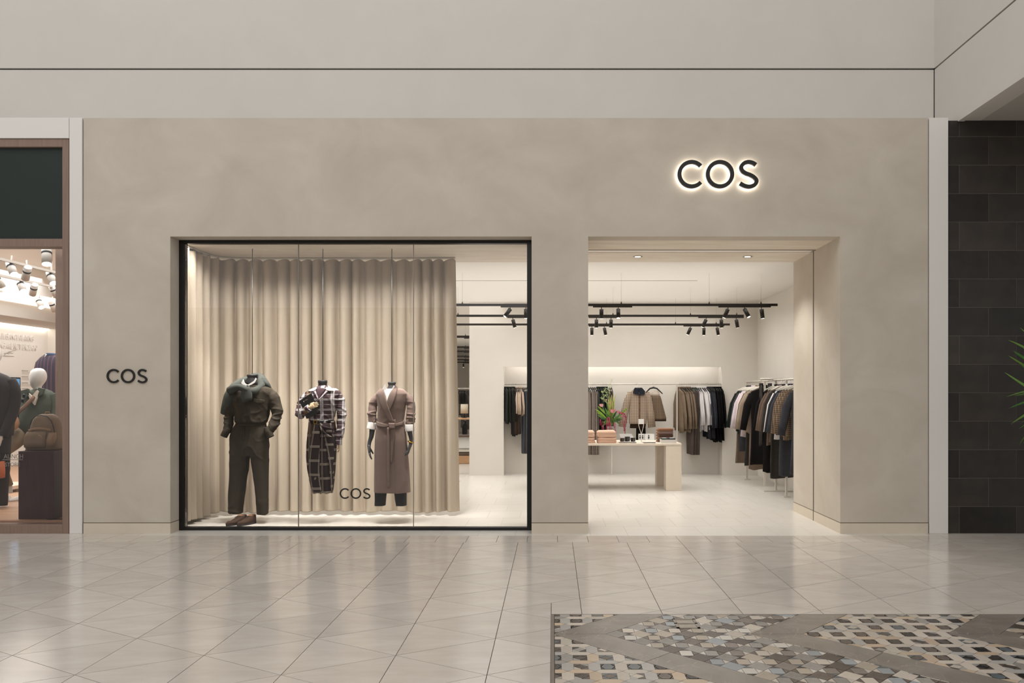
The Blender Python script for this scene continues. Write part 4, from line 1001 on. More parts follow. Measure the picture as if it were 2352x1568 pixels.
# --- shoes on the floor
suede = mat('suede_brown', '4E3C33', .95, var=.15, vs=40, bump=.2, bs=200, spec=.1); sole_m = mat('sole_rubber', '2A211C', .7); tan_m = mat('lining_tan', '9A6F4E', .7)
Ysh = 9.08
for i, (px, rz, wn) in enumerate(((543, -28, 'left'), (566.5, -22, 'right'))):
    s_ = thing('shoe', 'brown suede lace-up shoe standing on the display floor, the %s one of the pair' % wn, 'shoe', (X(px, 9.17), 9.17, 0), 'brown suede shoes', R(rz))
    def outline(t, k_):
        hw = .046*k_*(1-abs(2*t-1)**3.2)**.5*(1.0+.12*math.sin(PI*(t-.1)*1.2)) if 0 < t < 1 else .001
        return hw
    def shoe_rings(z0, z1, k0, k1, sh=0):
        out = []
        for z_, k_ in ((z0, k0), ((z0+z1)/2, (k0+k1)/2), (z1, k1)):
            pts = []
            for q in range(13): t = q/12; pts.append((-outline(t, k_), -.145+.29*t, z_))
            for q in range(12, -1, -1): t = q/12; pts.append((outline(t, k_), -.145+.29*t, z_))
            out.append(pts)
        return out
    MB().rings(shoe_rings(0, .022, 1.02, 1.03), smooth=False).obj('sole', sole_m, s_, off=(0, 0, 0))
    b = MB(); R_ = []
    for q in range(15):
        t = .01+.98*q/14; y_ = -.145+.29*t; hw = max(.006, outline(t, .98)); top = .052+.05*max(0, min(1, (t-.3)/.4)) if t < .92 else .095
        if t < .12: top = .03+.022*(t/.12)
        R_.append([(hw*math.copysign(abs(math.cos(a))**.7, math.cos(a)), y_, .02+(top-.02)*(max(0, math.sin(a))**.6) if math.sin(a) > 0 else .02) for a in [2*PI*k/16 for k in range(16)]])
    b.rings(R_); b.obj('upper', suede, s_, off=(0, 0, 0))
    b = MB(); b.rings([ringp(0, .075, .085, .026, .05, 16, 1), ringp(0, .075, .103, .029, .056, 16, 1)]); b.obj('lining', tan_m, s_, off=(0, 0, 0))
    for q in range(3): MB().tube([(-.022, -.005+.02*q, .083+.005*q), (0, -.008+.02*q, .09+.005*q), (.022, -.005+.02*q, .083+.005*q)], .0035, 6).obj('lace', sole_m, s_, off=(0, 0, 0))

# --- figure 2: checked shirt and skirt
f2 = thing('dressed_figure', 'headless figure in a brown and white checked shirt and draped checked skirt', 'mannequin', (PX(742), YM_, 0))
PLC = lambda ax: [(0, .118, .35, .15, 'D6D0D0', .68), (ax, .118, .3, .09, 'D8D2D2', .62), (0, .118, .35, .03, '3A2E30', .6), (ax, .118, .3, .018, '3A2E30', .5), (0, .472, .80, .05, '8A6C4C', .6), (ax, .118, .8, .03, 'F2EEEC', .3)]
pl = plaid('shirt_plaid', '453639', PLC(2), coord='Object', soft=.35); pl_u = plaid('sleeve_plaid', '453639', PLC(1), coord='UV', soft=.35)
SKC = lambda ax: [(ax, .165, .3, .07, 'BEB2A2', .6), (ax, .165, .3, .02, '2C2224', .8), (0, .15, .35, .06, 'A89B8C', .55), (0, .15, .35, .02, '2C2224', .7), (0, .3, .85, .1, '5E4936', .6)]
pl_s = plaid('skirt_plaid', '2C2224', SKC(2), coord='Object', soft=.35); pl_su = plaid('skirt_fold_plaid', '2C2224', [(1, .165, .1, .07, 'BEB2A2', .6), (1, .165, .1, .02, '2C2224', .8), (0, .11, .35, .07, 'A89B8C', .6), (0, .11, .35, .02, '2C2224', .7)], coord='UV', soft=.35)
burg = mat('cloth_burgundy', '3A242A', .9, var=.1, vs=30); leather = mat('black_leather', '0E0D0D', .3, var=.2, vs=12, bump=.2, bs=90); gold = mat('gold_metal', 'C79A3E', .25, metal=1)
b = MB(); s_ = SP
b.rings([ringp(PX(741), YM_, PZ(873), 9.6*s_, 9*s_, e=1), ringp(PX(741), YM_, PZ(874), 10.5*s_, 9.8*s_, e=1), ringp(PX(741), YM_, PZ(879), 10.5*s_, 9.8*s_, e=1), ringp(PX(741), YM_, PZ(881), 9.5*s_, 9*s_, e=1), ringp(PX(741), YM_, PZ(890), 11*s_, 10*s_, e=1), ringp(PX(741), YM_, PZ(893), 12.5*s_, 11*s_, e=1)]); b.obj('neck', fig_dark, f2)
MB().tube([(PX(741.5), YM_, PZ(873)), (PX(741.5), YM_, ZS)], .0045, 8).obj('hanging_rod', rod_m, f2)
t2 = Body([(886, 733, 752, .06), (890, 722, 762, .085), (895, 709, 778, .1), (903, 700, 783, .115), (915, 699, 781, .125), (935, 704, 775, .12), (950, 708, 770, .11), (962, 711, 767, .105), (970, 711.5, 767, .105)])
K1 = MB(); t2.build(K1, noise_amp=.005, nf=9)
b = MB(); t2.patch(b, [(729, 891), (734, 905), (738, 917)], [(757, 891), (747, 905), (738.5, 917)], off=.006, nu=5); b.obj('jumper_front', burg, f2)
b = MB(); b.rings([ringp(PX(741), YM_-.004, PZ(887), 12.5*s_, 12*s_, e=1), ringp(PX(741), YM_-.008, PZ(893), 13.5*s_, .08, e=1)]); b.obj('jumper_collar', burg, f2)
collar_p = plaid('collar_plaid', 'A59A9D', [(0, .05, .1, .1, '6B5C5E', .5), (1, .05, .1, .1, 'E8E3E3', .6)])
b = MB(); t2.patch(b, [(730, 885), (724, 891), (712, 896)], [(733, 892), (728, 898), (713, 898.5)], off=.014, th=.008, nu=4); t2.patch(b, [(755, 885), (762, 890), (771, 895)], [(753, 892), (758, 897.5), (771, 898)], off=.014, th=.008, nu=4)
t2.patch(b, [(727, 899), (733, 908), (737.5, 917)], [(731, 896), (736, 907), (739, 916)], off=.012, nu=2); t2.patch(b, [(755, 896), (748, 907), (739, 917)], [(759, 899), (751, 908), (741, 918)], off=.012, nu=2)
b.obj('shirt_collar', collar_p, f2)
b = MB(); limb(b, [(771, 901, 0), (781, 915, 0), (785, 940, 0), (784.5, 965, -.01), (783, 990, -.02), (780, 1005, -.03)], [7, 10, 10.5, 9.5, 9, 8], amp=.005, wr=.02); K2 = b
b = MB(); limb(b, [(780, 1004, -.03), (780, 1013, -.035), (780, 1021, -.035)], [7.5, 7.5, 7], amp=.002); b.obj('cuff', pl_u, f2)
hand((PX(779.5), YM_-.035, PZ(1020)), (.05, -.05, -1), (-1, -.1, 0), fig_skin, f2, scale=.62, curl=.5, thumb=1)
b = MB(); limb(b, [(713, 901, 0), (702, 912, 0), (694, 930, -.01), (690, 948, -.05)], [7, 10, 10.5, 10], amp=.006, wr=.03); K3 = b
b = MB(); limb(b, [(691, 950, -.05), (697, 950, -.1), (708, 944, -.15), (720, 937, -.18)], [10, 10.5, 9.5, 8], amp=.006, wr=.03)
fuse('shirt', pl, f2, [K1, K2, K3, b], voxel=.006, folds=((.008, 5, 4, 14, lambda c: 1 if abs(c.x-PX(740)) > .17 else .3), (.006, 8, 4, 6, None)), seed=5)
b = MB(); limb(b, [(716, 939, -.175), (722, 935, -.185)], [8.2, 8], amp=.002); b.obj('cuff', pl_u, f2)
hand((PX(722), YM_-.19, PZ(935)), (1, -.1, .42), (0, 1, -.1), fig_skin, f2, scale=.72, curl=.35, thumb=1)
b = MB(); t2.patch(b, [(712, 963.5), (740, 965), (767, 963)], [(712, 971), (740, 972), (768, 969)], off=.012, th=.01, nu=3); b.obj('belt', leather, f2)
b = MB(); yb_ = t2.front(731, 967, .03)
stroke(b, [(PX(728.5), PZ(971.5)), (PX(736), PZ(971.5)), (PX(736), PZ(964.5)), (PX(728.5), PZ(964.5))], .008, yb_-.004, yb_+.006, True); b.obj('buckle', gold, f2)
k2 = Body([(966, 711, 768, .105), (975, 710, 768, .115), (985, 708, 770, .125), (1000, 706, 772, .13), (1020, 704.5, 773, .13), (1045, 704.5, 772, .125), (1075, 706, 771, .115), (1100, 710, 769, .105), (1118, 714, 767, .1), (1131, 720, 765, .095)])
b = MB(); k2.build(b, noise_amp=.012, nf=7, fold=.006, fk=10, ph=.6, vs=(1, 1, .3)); fuse('skirt', pl_s, f2, [b], voxel=.006, folds=((.012, 9, 4, 2, None), (.006, 6, 5, 8, lambda c: max(0, 1-abs(c.z-PZ(985))*6))), seed=8)
b = MB(); k2.patch(b, [(727, 972), (724, 1000), (718, 1040), (716, 1085), (722, 1128)], [(741, 972), (743, 1000), (742, 1040), (741, 1085), (744, 1127)], off=.022, th=.022, nu=8, nv=5); b.obj('skirt_fold', pl_su, f2)
b = MB(); k2.patch(b, [(741, 972), (748, 990), (757, 1030), (762, 1072), (764, 1131)], [(765, 971), (770, 992), (771, 1030), (770, 1072), (765, 1131)], off=.014, th=.014, nu=6, nv=5); b.obj('skirt_fold', pl_su, f2)
b = MB(); limb(b, [(741, 972, -.135), (747, 984, -.15), (757, 996, -.145), (768, 1003, -.11)], [2, 3, 3, 1.5], amp=.003); limb(b, [(742, 971, -.135), (750, 978, -.145), (762, 982, -.13), (769, 984, -.09)], [2, 3, 3, 1.5], amp=.003); b.obj('gathered_knot', pl_s, f2)
# handbag held against the chest
bg = thing('handbag', 'flat black leather bag held against the chest of the checked figure', 'bag', (PX(722), YM_-.15, PZ(930)))
ang = math.atan2(930-904, 741-722)
b = MB(); bx = [(697.5, 920), (724, 903.5), (739.5, 945), (730, 952), (713, 958)]
def inp(pts, k): 
    cx = sum(p[0] for p in pts)/len(pts); cy = sum(p[1] for p in pts)/len(pts); return [(cx+(a-cx)*k, cy+(c-cy)*k) for a, c in pts]
yb1, yb2 = YM_-.17, YM_-.135
top_ = [(697.5, 920), (724, 903.5), (730, 917), (704, 934)]
hole = [(704.5, 921), (716.5, 913.5), (718, 917), (706.5, 924)]
R_ = []
for pl_, y_ in ((top_, yb1), (hole, yb1), (hole, yb2), (top_, yb2)): R_.append([(PX(a), y_, PZ(c)) for a, c in pl_])
R_.append(R_[0]); b.rings(R_, cap=False, smooth=False); b.obj('bag_handle_panel', leather, bg)
MB().prism([(PX(a), PZ(c)) for a, c in ((704, 934), (730, 917), (740, 945), (732, 952), (714, 961))], yb1-.002, yb2+.004, 'y').obj('bag_body', leather, bg, bevel=.004)

# --- figure 3: taupe wrap coat
f3 = thing('dressed_figure', 'headless grey figure in a long taupe wrap coat with tied belt and white cuffs', 'mannequin', (PX(901), YM_, 0))
coat_m = mat('cloth_taupe_coat', '7B6961', .95, var=.06, vs=12, spec=.1, sheen=.1); pant_m = mat('cloth_black_navy', '1E2024', .9, var=.1, vs=20)
neck(f3, 900, 877, 892, 9.3, fig_grey, 900)
c3 = Body([(892, 878, 922, .085), (897, 867, 932, .105), (904, 864, 936, .12), (918, 866, 934, .13), (935, 868, 931, .13), (952, 868, 929, .122), (966, 867, 928, .118), (975, 866, 929, .12), (990, 863.5, 931.5, .128), (1010, 861.5, 934.5, .132), (1040, 860.5, 937, .132), (1080, 860, 939.5, .13), (1110, 859.5, 941.5, .13), (1130, 859.5, 943, .13)])
Q1 = MB(); c3.build(Q1, noise_amp=.004, nf=6, vs=(1, 1, .25))
b = MB(); limb(b, [(872, 903, 0), (861.5, 916, 0), (856, 932, 0), (855, 950, -.015), (856.5, 970, -.03)], [6, 9, 10, 10, 9], amp=.005, nf=13, wr=.03, wk=26); Q2 = b
b = MB(); limb(b, [(929, 904, 0), (939.5, 917, 0), (945, 934, 0), (944, 952, -.015), (942, 974, -.03)], [6, 9, 10, 10.5, 10], amp=.005, nf=13, wr=.03, wk=26)
fuse('coat', coat_m, f3, [Q1, Q2, b], voxel=.007, folds=((.016, 4, 3, 17, lambda c: max(0, min(1, (abs(c.x-PX(900))-.15)*14))*max(0, 1-abs(c.z-PZ(955))*4.5)), (.004, 7, 3, 2, None), (.006, 9, 3, 6, lambda c: max(0, 1-abs(c.z-PZ(972))*8))), seed=2)
b = MB(); limb(b, [(856, 970, -.03), (855, 978, -.033), (854, 985, -.035)], [9.5, 10.5, 10.7], amp=.002); b.obj('shirt_cuff', white_c, f3)
b = MB(); limb(b, [(941.5, 975, -.03), (942, 983, -.033), (942.5, 990, -.035)], [10.5, 11.2, 11], amp=.002); b.obj('shirt_cuff', white_c, f3)
b = MB(); limb(b, [(857, 980, -.035), (855, 1000, -.04), (851, 1015, -.05), (850, 1024, -.055)], [6.6, 5.4, 4.2, 4], amp=.001); b.obj('forearm', fig_grey, f3)
hand((PX(850), YM_-.055, PZ(1023)), (.1, -.1, -1), (1, .1, 0), fig_grey, f3, scale=1.02, curl=.35, thumb=-1)
b = MB(); limb(b, [(941, 984, -.035), (944, 998, -.04), (946, 1010, -.045), (945, 1020, -.05)], [6.2, 5.2, 4.2, 4], amp=.001); b.obj('forearm', fig_grey, f3)
hand((PX(944.5), YM_-.05, PZ(1019)), (-.28, -.1, -1), (-1, .1, .1), fig_grey, f3, scale=.98, curl=.4, thumb=1)
b = MB(); ci = Vector((PX(944.5), YM_-.048, PZ(1014)))
q = [ci+Vector((math.cos(a)*4.9*SP, math.sin(a)*4.9*SP, math.cos(a)*-1.6*SP)) for a in [2*PI*k/20 for k in range(21)]]
b.tube(q, .0085, 8); b.obj('bracelet', gold, f3)
b = MB(); y_ = YM_-.09
b.prism([(PX(a), PZ(c)) for a, c in ((890, 880), (883.5, 890), (882.5, 907), (889, 903), (895, 898.5), (891, 892), (889.5, 884))], y_-.016, y_, 'y')
b.prism([(PX(a), PZ(c)) for a, c in ((908.5, 885), (904, 893), (896, 898.5), (901, 903), (908, 894), (910, 887))], y_-.012, y_, 'y')
b.obj('shirt_collar', white_c, f3)
b = MB(); c3.patch(b, [(886, 893), (890, 908), (894, 922)], [(909, 892), (901, 908), (894.5, 922)], off=.012, nu=3); b.obj('shirt_front', white_c, f3)
b = MB(); c3.patch(b, [(912, 884), (916, 892), (912, 918), (899, 944)], [(909, 890), (902, 900), (895, 922), (900, 942)], off=.022, th=.012, nu=6); b.obj('lapel', coat_m, f3)
b = MB(); c3.patch(b, [(881, 887), (872, 897), (876, 920), (890, 948), (900, 966)], [(884, 890), (888, 902), (895, 924), (903, 948), (910, 968)], off=.026, th=.014, nu=7); b.obj('lapel', coat_m, f3)
b = MB(); c3.patch(b, [(908, 962), (909.5, 1000), (912, 1060), (913, 1129)], [(913, 962), (913.5, 1000), (915, 1060), (916.5, 1129)], off=.005, th=.008, nu=2); b.obj('coat_front_edge', coat_m, f3)
b = MB(); c3.patch(b, [(866, 966), (885, 971), (900, 973)], [(867, 977), (884, 980), (900, 978)], off=.018, th=.016, nu=4); c3.patch(b, [(900, 973), (915, 971), (929, 967)], [(900, 979), (915, 977.5), (928, 975)], off=.018, th=.016, nu=4); b.obj('belt', coat_m, f3)
b = MB(); c3.patch(b, [(899, 970), (913, 970)], [(901, 983), (912, 983)], off=.045, th=.03, nu=4); b.obj('belt_knot', coat_m, f3)
b = MB(); c3.patch(b, [(895.5, 980), (896, 1040), (896, 1117)], [(900.5, 980), (901.5, 1040), (901.5, 1117)], off=.032, th=.006, nu=2, nv=8); b.obj('belt_end', coat_m, f3)
b = MB(); c3.patch(b, [(901, 980), (902, 1010), (903, 1060)], [(912, 980), (911, 1010), (906, 1060)], off=.022, th=.006, nu=2, nv=6); b.obj('belt_end', coat_m, f3)
for rl in ([(1122, 861, 889, .09), (1145, 861.5, 886.5, .085), (1160, 861, 885, .085)], [(1122, 905, 934, .09), (1145, 907.5, 933.5, .085), (1160, 910, 933.5, .085)]):
    b = MB(); Body(rl).build(b, noise_amp=.003, n=32); b.obj('trouser_leg', pant_m, f3)
for px in (864, 931):
    MB().tube([(PX(px), YM_-.10, PZ(963)), (PX(px)-.004, YM_-.11, PZ(970)), (PX(px), YM_-.10, PZ(979))], .003, 6).obj('belt_loop', coat_m, f3)

# ---------------------------------------------------------------- display table
tb = thing('display_table', 'cream stone-topped display table with thick block legs', 'table', (1.0, 12.85, 0))
table_m = mat('table_plaster', 'DCCFBE', .6, var=.05, vs=4)
tz = .736; TX0, TX1 = X(1228, 12.36), X(1566, 12.36)
MB().box(TX0, TX1, 12.36, 13.28, tz-.034, tz).obj('table_top', table_m, tb, bevel=.003)
for x0, x1, y0, y1 in ((TX1-.245, TX1-.005, 12.36, 12.62), (TX1-.30, TX1-.06, 13.02, 13.26), (TX0+.005, TX0+.245, 12.36, 12.62), (TX0+.06, TX0+.3, 13.02, 13.26)):
    MB().box(x0, x1, y0, y1, 0, tz-.038).obj('leg', table_m, tb, bevel=.003)
MB().box(TX0+.05, TX1-.05, 12.45, 13.2, tz-.04, tz-.034).obj('sub_frame', mat('sub_frame', '857A6C', .7), tb)
peach = mat('knit_peach', 'D3AE97', .95, var=.05, vs=30, bump=.3, bs=300, spec=.1)
def folded(name, label, cat, cx, cy, z0, w_, d_, h_, m, group=None, tp=0):
    root = thing(name, label, cat, (cx, cy, z0), group)
    b = MB(); R_ = []
    for z_, k_ in ((0, .96), (.12, 1.0), (.35, 1.01), (.5, .97), (.55, .97), (.7, 1.0), (.88, .98-tp), (1.0, .86-tp)):
        R_.append(ringp(cx, cy, z0+h_*z_, w_/2*k_, d_/2*k_, 36, .28))
    for r_ in R_:
        for i, p in enumerate(r_): r_[i] = (p[0], p[1], p[2]+noise.noise(Vector(p)*9)*h_*.06 if p[2] > z0+.01 else p[2])
    b.rings(R_)
    b.obj('folded_body', m, root)
    b = MB(); b.tube([(cx-w_*.47, cy-d_*.49, z0+h_*.5), (cx+w_*.44, cy-d_*.495, z0+h_*.5)], .003, 6); b.obj('fold_edge', m, root)
    return root
Yt = 12.56
for cpx, wn in ((1393, 'beside the flowers'), (1344, 'half hidden behind the plaster pillar')):
    folded('folded_sweater', 'lower peach folded sweater %s' % wn, 'sweater', X(cpx, Yt), Yt, tz, 44*Yt/F, .30, 13.2*Yt/F, peach)
    folded('folded_sweater', 'upper peach folded sweater %s' % wn, 'sweater', X(cpx-.5, Yt), Yt, tz+13.3*Yt/F, 44*Yt/F, .30, 15.0*Yt/F, peach, tp=.06)
# flowers
leafm = [mat('leaf_bright', '7FA838', .55, var=.15, vs=20), mat('leaf_mid', '4F7D33', .55, var=.15, vs=20), mat('leaf_dark', '2F5A2A', .55, var=.15, vs=20)]
Yf = 12.98; vx = X(1403, Yf)
vs_ = thing('vase', 'glass vase of the flower arrangement hidden behind peach sweaters', 'vase', (vx, Yf, tz))
b = MB(); b.rings([ringp(vx, Yf, tz+z_, r_, r_, 24, 1) for z_, r_ in ((0, .05), (.01, .055), (.1, .06), (.2, .055), (.24, .06))]); b.obj('vase_body', mat('vase_glass_green', '8E948A', .2), vs_)
fl_ = thing('flower_arrangement', 'bouquet of pink proteas, green leaves and hanging crimson blossoms on the display table', 'flowers', (vx, Yf, tz+.22))
rg = random.Random(5)
base = Vector((vx, Yf, tz+.23))
def fp(px, py, dy=0): return Vector((X(px, Yf), Yf+dy, Z(py, Yf)))
def leaf(p0, p1, wd, m, bend=.03):
    p0, p1 = Vector(p0), Vector(p1); d_ = p1-p0; sd = d_.cross(Vector((0, 1, .3))).normalized(); up = sd.cross(d_).normalized()
    L1, M1, R1 = [], [], []
    for k in range(7):
        t = k/6; c = p0+d_*t+up*bend*math.sin(PI*t); h_ = wd*math.sin(PI*min(1, .08+t*.92))**.8*.5
        L1.append(c-sd*h_); M1.append(c-up*wd*.12); R1.append(c+sd*h_)
    b = MB(); n = len(L1); b.v = [tuple(p) for p in L1+M1+R1]
    for k in range(n-1): b.face((k, k+1, n+k+1, n+k), smooth=True); b.face((n+k, n+k+1, 2*n+k+1, 2*n+k), smooth=True)
    return b
def add_leaf(p0, p1, wd, m, root, bend=.03):
    o = leaf(p0, p1, wd, m, bend).obj('leaf', m, root, normals=False); mo_ = o.modifiers.new('t', 'SOLIDIFY'); mo_.thickness = .0015
for (a, c), (a2, c2), wd, mi_ in (((1390, 955), (1366, 938), .035, 0), ((1392, 958), (1370, 946), .03, 0), ((1386, 940), (1372, 932), .03, 0), ((1392, 962), (1372, 952), .03, 1), ((1395, 962), (1378, 956), .03, 1),
        ((1431, 945), (1441, 934), .03, 0), ((1398, 965), (1384, 970), .025, 0), ((1405, 962), (1386, 976), .025, 1), ((1410, 960), (1425, 950), .04, 1), ((1412, 962), (1428, 962), .04, 2), ((1405, 962), (1422, 968), .035, 1), ((1400, 960), (1405, 938), .03, 1), ((1398, 955), (1390, 935), .03, 1), ((1405, 968), (1404, 976), .035, 0), ((1408, 955), (1416, 942), .03, 2), ((1396, 958), (1380, 962), .03, 2), ((1402, 955), (1396, 940), .03, 0), ((1415, 960), (1432, 958), .03, 1), ((1403, 962), (1410, 972), .035, 2), ((1408, 958), (1412, 936), .025, 0), ((1418, 958), (1424, 975), .025, 1), ((1390, 960), (1383, 982), .02, 1), ((1400, 950), (1388, 948), .03, 1), ((1420, 952), (1430, 946), .03, 0)):
    p0 = fp(a, c, rg.uniform(-.02, .02)); p0 = base.lerp(p0, .75); add_leaf(p0, fp(a2, c2, rg.uniform(-.12, .08)), wd*1.1, leafm[mi_], fl_, rg.uniform(-.01, .03))
pinks = [mat('petal_pink', 'D98F9A', .7, var=.15, vs=40), mat('petal_rose', 'C4566E', .7, var=.2, vs=40), mat('petal_blush', 'E3B7B3', .7)]
stem_m = mat('stem_green', '6B8A3A', .6)
for px, py, r_, mi_, tl in ((1382, 931, .030, 2, -.4), (1407, 944, .040, 0, .0), (1419, 946, .026, 0, .3), (1426, 949, .022, 1, .4), (1399, 925, .014, 0, .1), (1392, 918, .012, 2, 0)):
    c = fp(px, py, -.05); st_o = MB(); st_o.tube([base, base.lerp(c, .6)+Vector((0, 0, .01)), c], .004, 6)
    fo = bpy.data.objects.new('flower', None); C.objects.link(fo); fo.parent = fl_; 
    st_o.obj('stem', stem_m, fo)
    b = MB(); b.ball(tuple(c), r_*.55, r_*.55, r_*.8); b.obj('flower_heart', pinks[1], fo)
    for ring_i, (cnt, out_, h_) in enumerate(((9, .8, 1.0), (11, 1.15, .75))):
        for k in range(cnt):
            a = 2*PI*k/cnt+ring_i*.3; tip = c+Vector((math.cos(a)*r_*out_+tl*r_, math.sin(a)*r_*out_, r_*h_)); rt = c+Vector((math.cos(a)*r_*.4, math.sin(a)*r_*.4, -r_*.7))
            lf = leaf(rt, tip, r_*.55, None, r_*.2); lf.obj('petal', pinks[mi_ if (k+ring_i) % 4 else 2], fo, normals=False)
amar = [mat('blossom_crimson', '8E2040', .8, var=.25, vs=60), mat('blossom_magenta', 'A33355', .8, var=.2, vs=60)]
def droop(pts, r0, m):
    q = catmull([tuple(p) for p in pts], 5); b = MB()
    b.tube(q, [r0*.45*(.7+.5*math.sin(PI*i/(len(q)-1))) for i in range(len(q))], 6)
    for i, p in enumerate(q):
        for _ in range(5):
            v = Vector(p)+Vector((rg.gauss(0, 1), rg.gauss(0, .8), rg.gauss(0, 1)))*r0*.42; k_ = r0*rg.uniform(.22, .42); b.ball(tuple(v), k_, k_, k_*1.5, 5, 4)
    b.obj('drooping_blossom', m, fl_)
for px0, py0, px1, py1, r_ in ((1396, 958, 1392, 986, .012), (1399, 958, 1398, 988, .013), (1394, 960, 1395, 978, .010), (1402, 970, 1403, 990, .011), (1410, 970, 1412, 986, .010), (1413, 972, 1412, 990, .008), (1379, 962, 1378, 975, .010), (1382, 966, 1383, 984, .009), (1386, 972, 1386, 990, .010)):
    droop([fp(px0, py0, -.08), fp((px0+px1)/2-1, (py0+py1)/2, -.12), fp(px1, py1, -.12)], r_, amar[rg.randint(0, 1)])
droop([fp(1420, 948, -.04), fp(1430, 952, -.1), fp(1436, 962, -.12), fp(1438, 970, -.12)], .010, amar[1])
droop([fp(1424, 947, -.04), fp(1433, 950, -.08), fp(1436, 958, -.1)], .012, amar[0])
droop([fp(1433, 965, -.12), fp(1434, 978, -.13), fp(1434, 990, -.13), fp(1433.5, 999, -.13)], .009, amar[0])
droop([fp(1431, 970, -.12), fp(1432, 982, -.13), fp(1432, 988, -.13)], .011, amar[1])
droop([fp(1428, 955, -.1), fp(1428, 962, -.12), fp(1429, 972, -.12)], .006, amar[1])
plume = mat('plume_yellow_green', 'B3B569', .8, var=.15, vs=40); sprig = mat('sprig_pale_green', 'B9C98E', .8)
for k in range(14):
    px = rg.uniform(1396, 1414); py = rg.uniform(902, 932); c = fp(px, py, rg.uniform(-.05, .05)); mid = base.lerp(c, .55)+Vector((0, 0, .02))
    b = MB(); q = catmull([tuple(base.lerp(mid, .5)), tuple(mid), tuple(mid.lerp(c, .5)), tuple(c)], 3); b.tube(q, [.002+.006*math.sin(PI*i/(len(q)-1))*(i > 3) for i in range(len(q))], 6); b.obj('plume', plume, fl_)
for pts in (((1400, 930), (1399, 900), (1401, 885), (1406, 870)), ((1398, 935), (1394, 925), (1386, 918), (1380, 912)), ((1398, 920), (1395, 905), (1389, 898), (1382, 900)), ((1399, 925), (1394, 912), (1388, 908), (1386, 914)), ((1402, 905), (1395, 893), (1388, 896), (1384, 904))):
    q = catmull([tuple(fp(a, c, rg.uniform(-.03, .03))) for a, c in pts], 6); b = MB(); b.tube(q, .0018, 5)
    for p in q[6:]:
        for _ in range(2):
            o_ = Vector((rg.uniform(-.02, .02), rg.uniform(-.01, .01), rg.uniform(-.02, .02))); b.ball(tuple(Vector(p)+o_), .0045, .0045, .0055, 5, 4)
    b.obj('sprig', sprig, fl_)
# trays, belts, cards, stand, knit stack, box
tray_w = mat('tray_white', 'DDD9D4', .4); tray_b = mat('tray_black', '1B1917', .5); card = mat('card_white', 'E9E7E4', .6)
def tray(label, p0, p1, Yc):
    t = thing('tray', label, 'tray', (X((p0+p1)/2, Yc), Yc, tz)); x0, x1 = X(p0, Yc), X(p1, Yc)
    MB().box(x0+.02, x1-.02, Yc-.09, Yc+.09, tz, tz+.008).obj('tray_foot', tray_b, t)
    b = MB(); b.rings([[(x0+.015, Yc-.10, tz+.008), (x1-.015, Yc-.10, tz+.008), (x1-.015, Yc+.10, tz+.008), (x0+.015, Yc+.10, tz+.008)], [(x0, Yc-.12, tz+.018), (x1, Yc-.12, tz+.018), (x1, Yc+.12, tz+.018), (x0, Yc+.12, tz+.018)]], smooth=False); b.obj('tray_dish', tray_w, t)
    return t
Yk = 12.55
tray('thin tray with rolled dark belts right of the peach sweaters', 1420, 1462, Yk)
tray('thin tray with white cards right of the rolled belts', 1476, 1506, Yk)
blt = [mat('belt_brown', '3A2A22', .4, var=.2, vs=30), mat('belt_black', '1C1817', .4), mat('belt_dark', '27211E', .4)]
for px, r_, h_, m_, dy, lb in ((1428.5, .040, .055, blt[0], -.03, 'brown rolled leather belt with buckle on the thin tray'), (1440.5, .045, .075, blt[2], .01, 'largest dark rolled belt in the middle of the thin tray'), (1453, .040, .06, blt[1], -.03, 'black rolled belt at the right end of the thin tray')):
    bx_ = X(px, Yk); t = thing('rolled_belt', lb, 'belt', (bx_, Yk+dy, tz+.018)); b = MB()
    sp_ = [(bx_+r_*(1-.022*i)*math.cos(i*.35), Yk+dy+r_*(1-.022*i)*math.sin(i*.35)) for i in range(36)]
    R_ = [[(a*1.0, c, tz+.019), (a, c, tz+.018+h_), (a+(bx_-a)*.1, c+(Yk+dy-c)*.1, tz+.018+h_), (a+(bx_-a)*.1, c+(Yk+dy-c)*.1, tz+.019)] for a, c in sp_]
    b.rings(R_, smooth=False); b.obj('belt_strap', m_, t)
    b = MB(); yb_ = Yk+dy-r_-.003; stroke(b, [(bx_+.012, tz+.03), (bx_+.034, tz+.03), (bx_+.034, tz+.018+h_*.8), (bx_+.012, tz+.018+h_*.8)], .004, yb_-.002, yb_+.002, True); b.obj('buckle', mat('buckle_steel', 'C9C5BF', .3, metal=.9), t)
def card_thing(lb, pts, y, th=.004, m_=None, tilt=.05, name='display_card'):
    t = thing(name, lb, 'card', (X(pts[0][0], y), y, Z(pts[0][1], y))); b = MB()
    R_ = [[(X(a, y), y+dy+tilt*(0 if c > pts[0][1]+.1 else 1)*0, Z(c, y)) for a, c in pts] for dy in (0, th)]
    b.rings(R_, smooth=False); b.obj('card', m_ or card, t); return t
card_thing('white slanted card behind the rolled belts', [(1426, 1005), (1422.5, 996), (1450, 996), (1455, 1003), (1455, 1005)], Yk+.1)
jw = mat('jewel_dark', '2B2630', .4)
for (p0, p1, y_, lb) in ((1466.5, 1480, Yk+.1, 'white card with dark earrings left on the second tray'), (1481, 1503, Yk+.06, 'wide white card with dark earring on the second tray')):
    t = card_thing(lb, [(p0, 1010), (p0, 996), (p1, 996), (p1, 1010)], y_, .012)
    for px in ((1470, 1476) if p0 < 1470 else (1490, )):
        b = MB()
        for dz, r_ in ((1000, .010), (1004, .013), (1007, .008)): b.ball((X(px, y_), y_-.006, Z(dz, y_)), r_, .006, r_*1.1, 10, 6)
        b.obj('earring', jw, t)
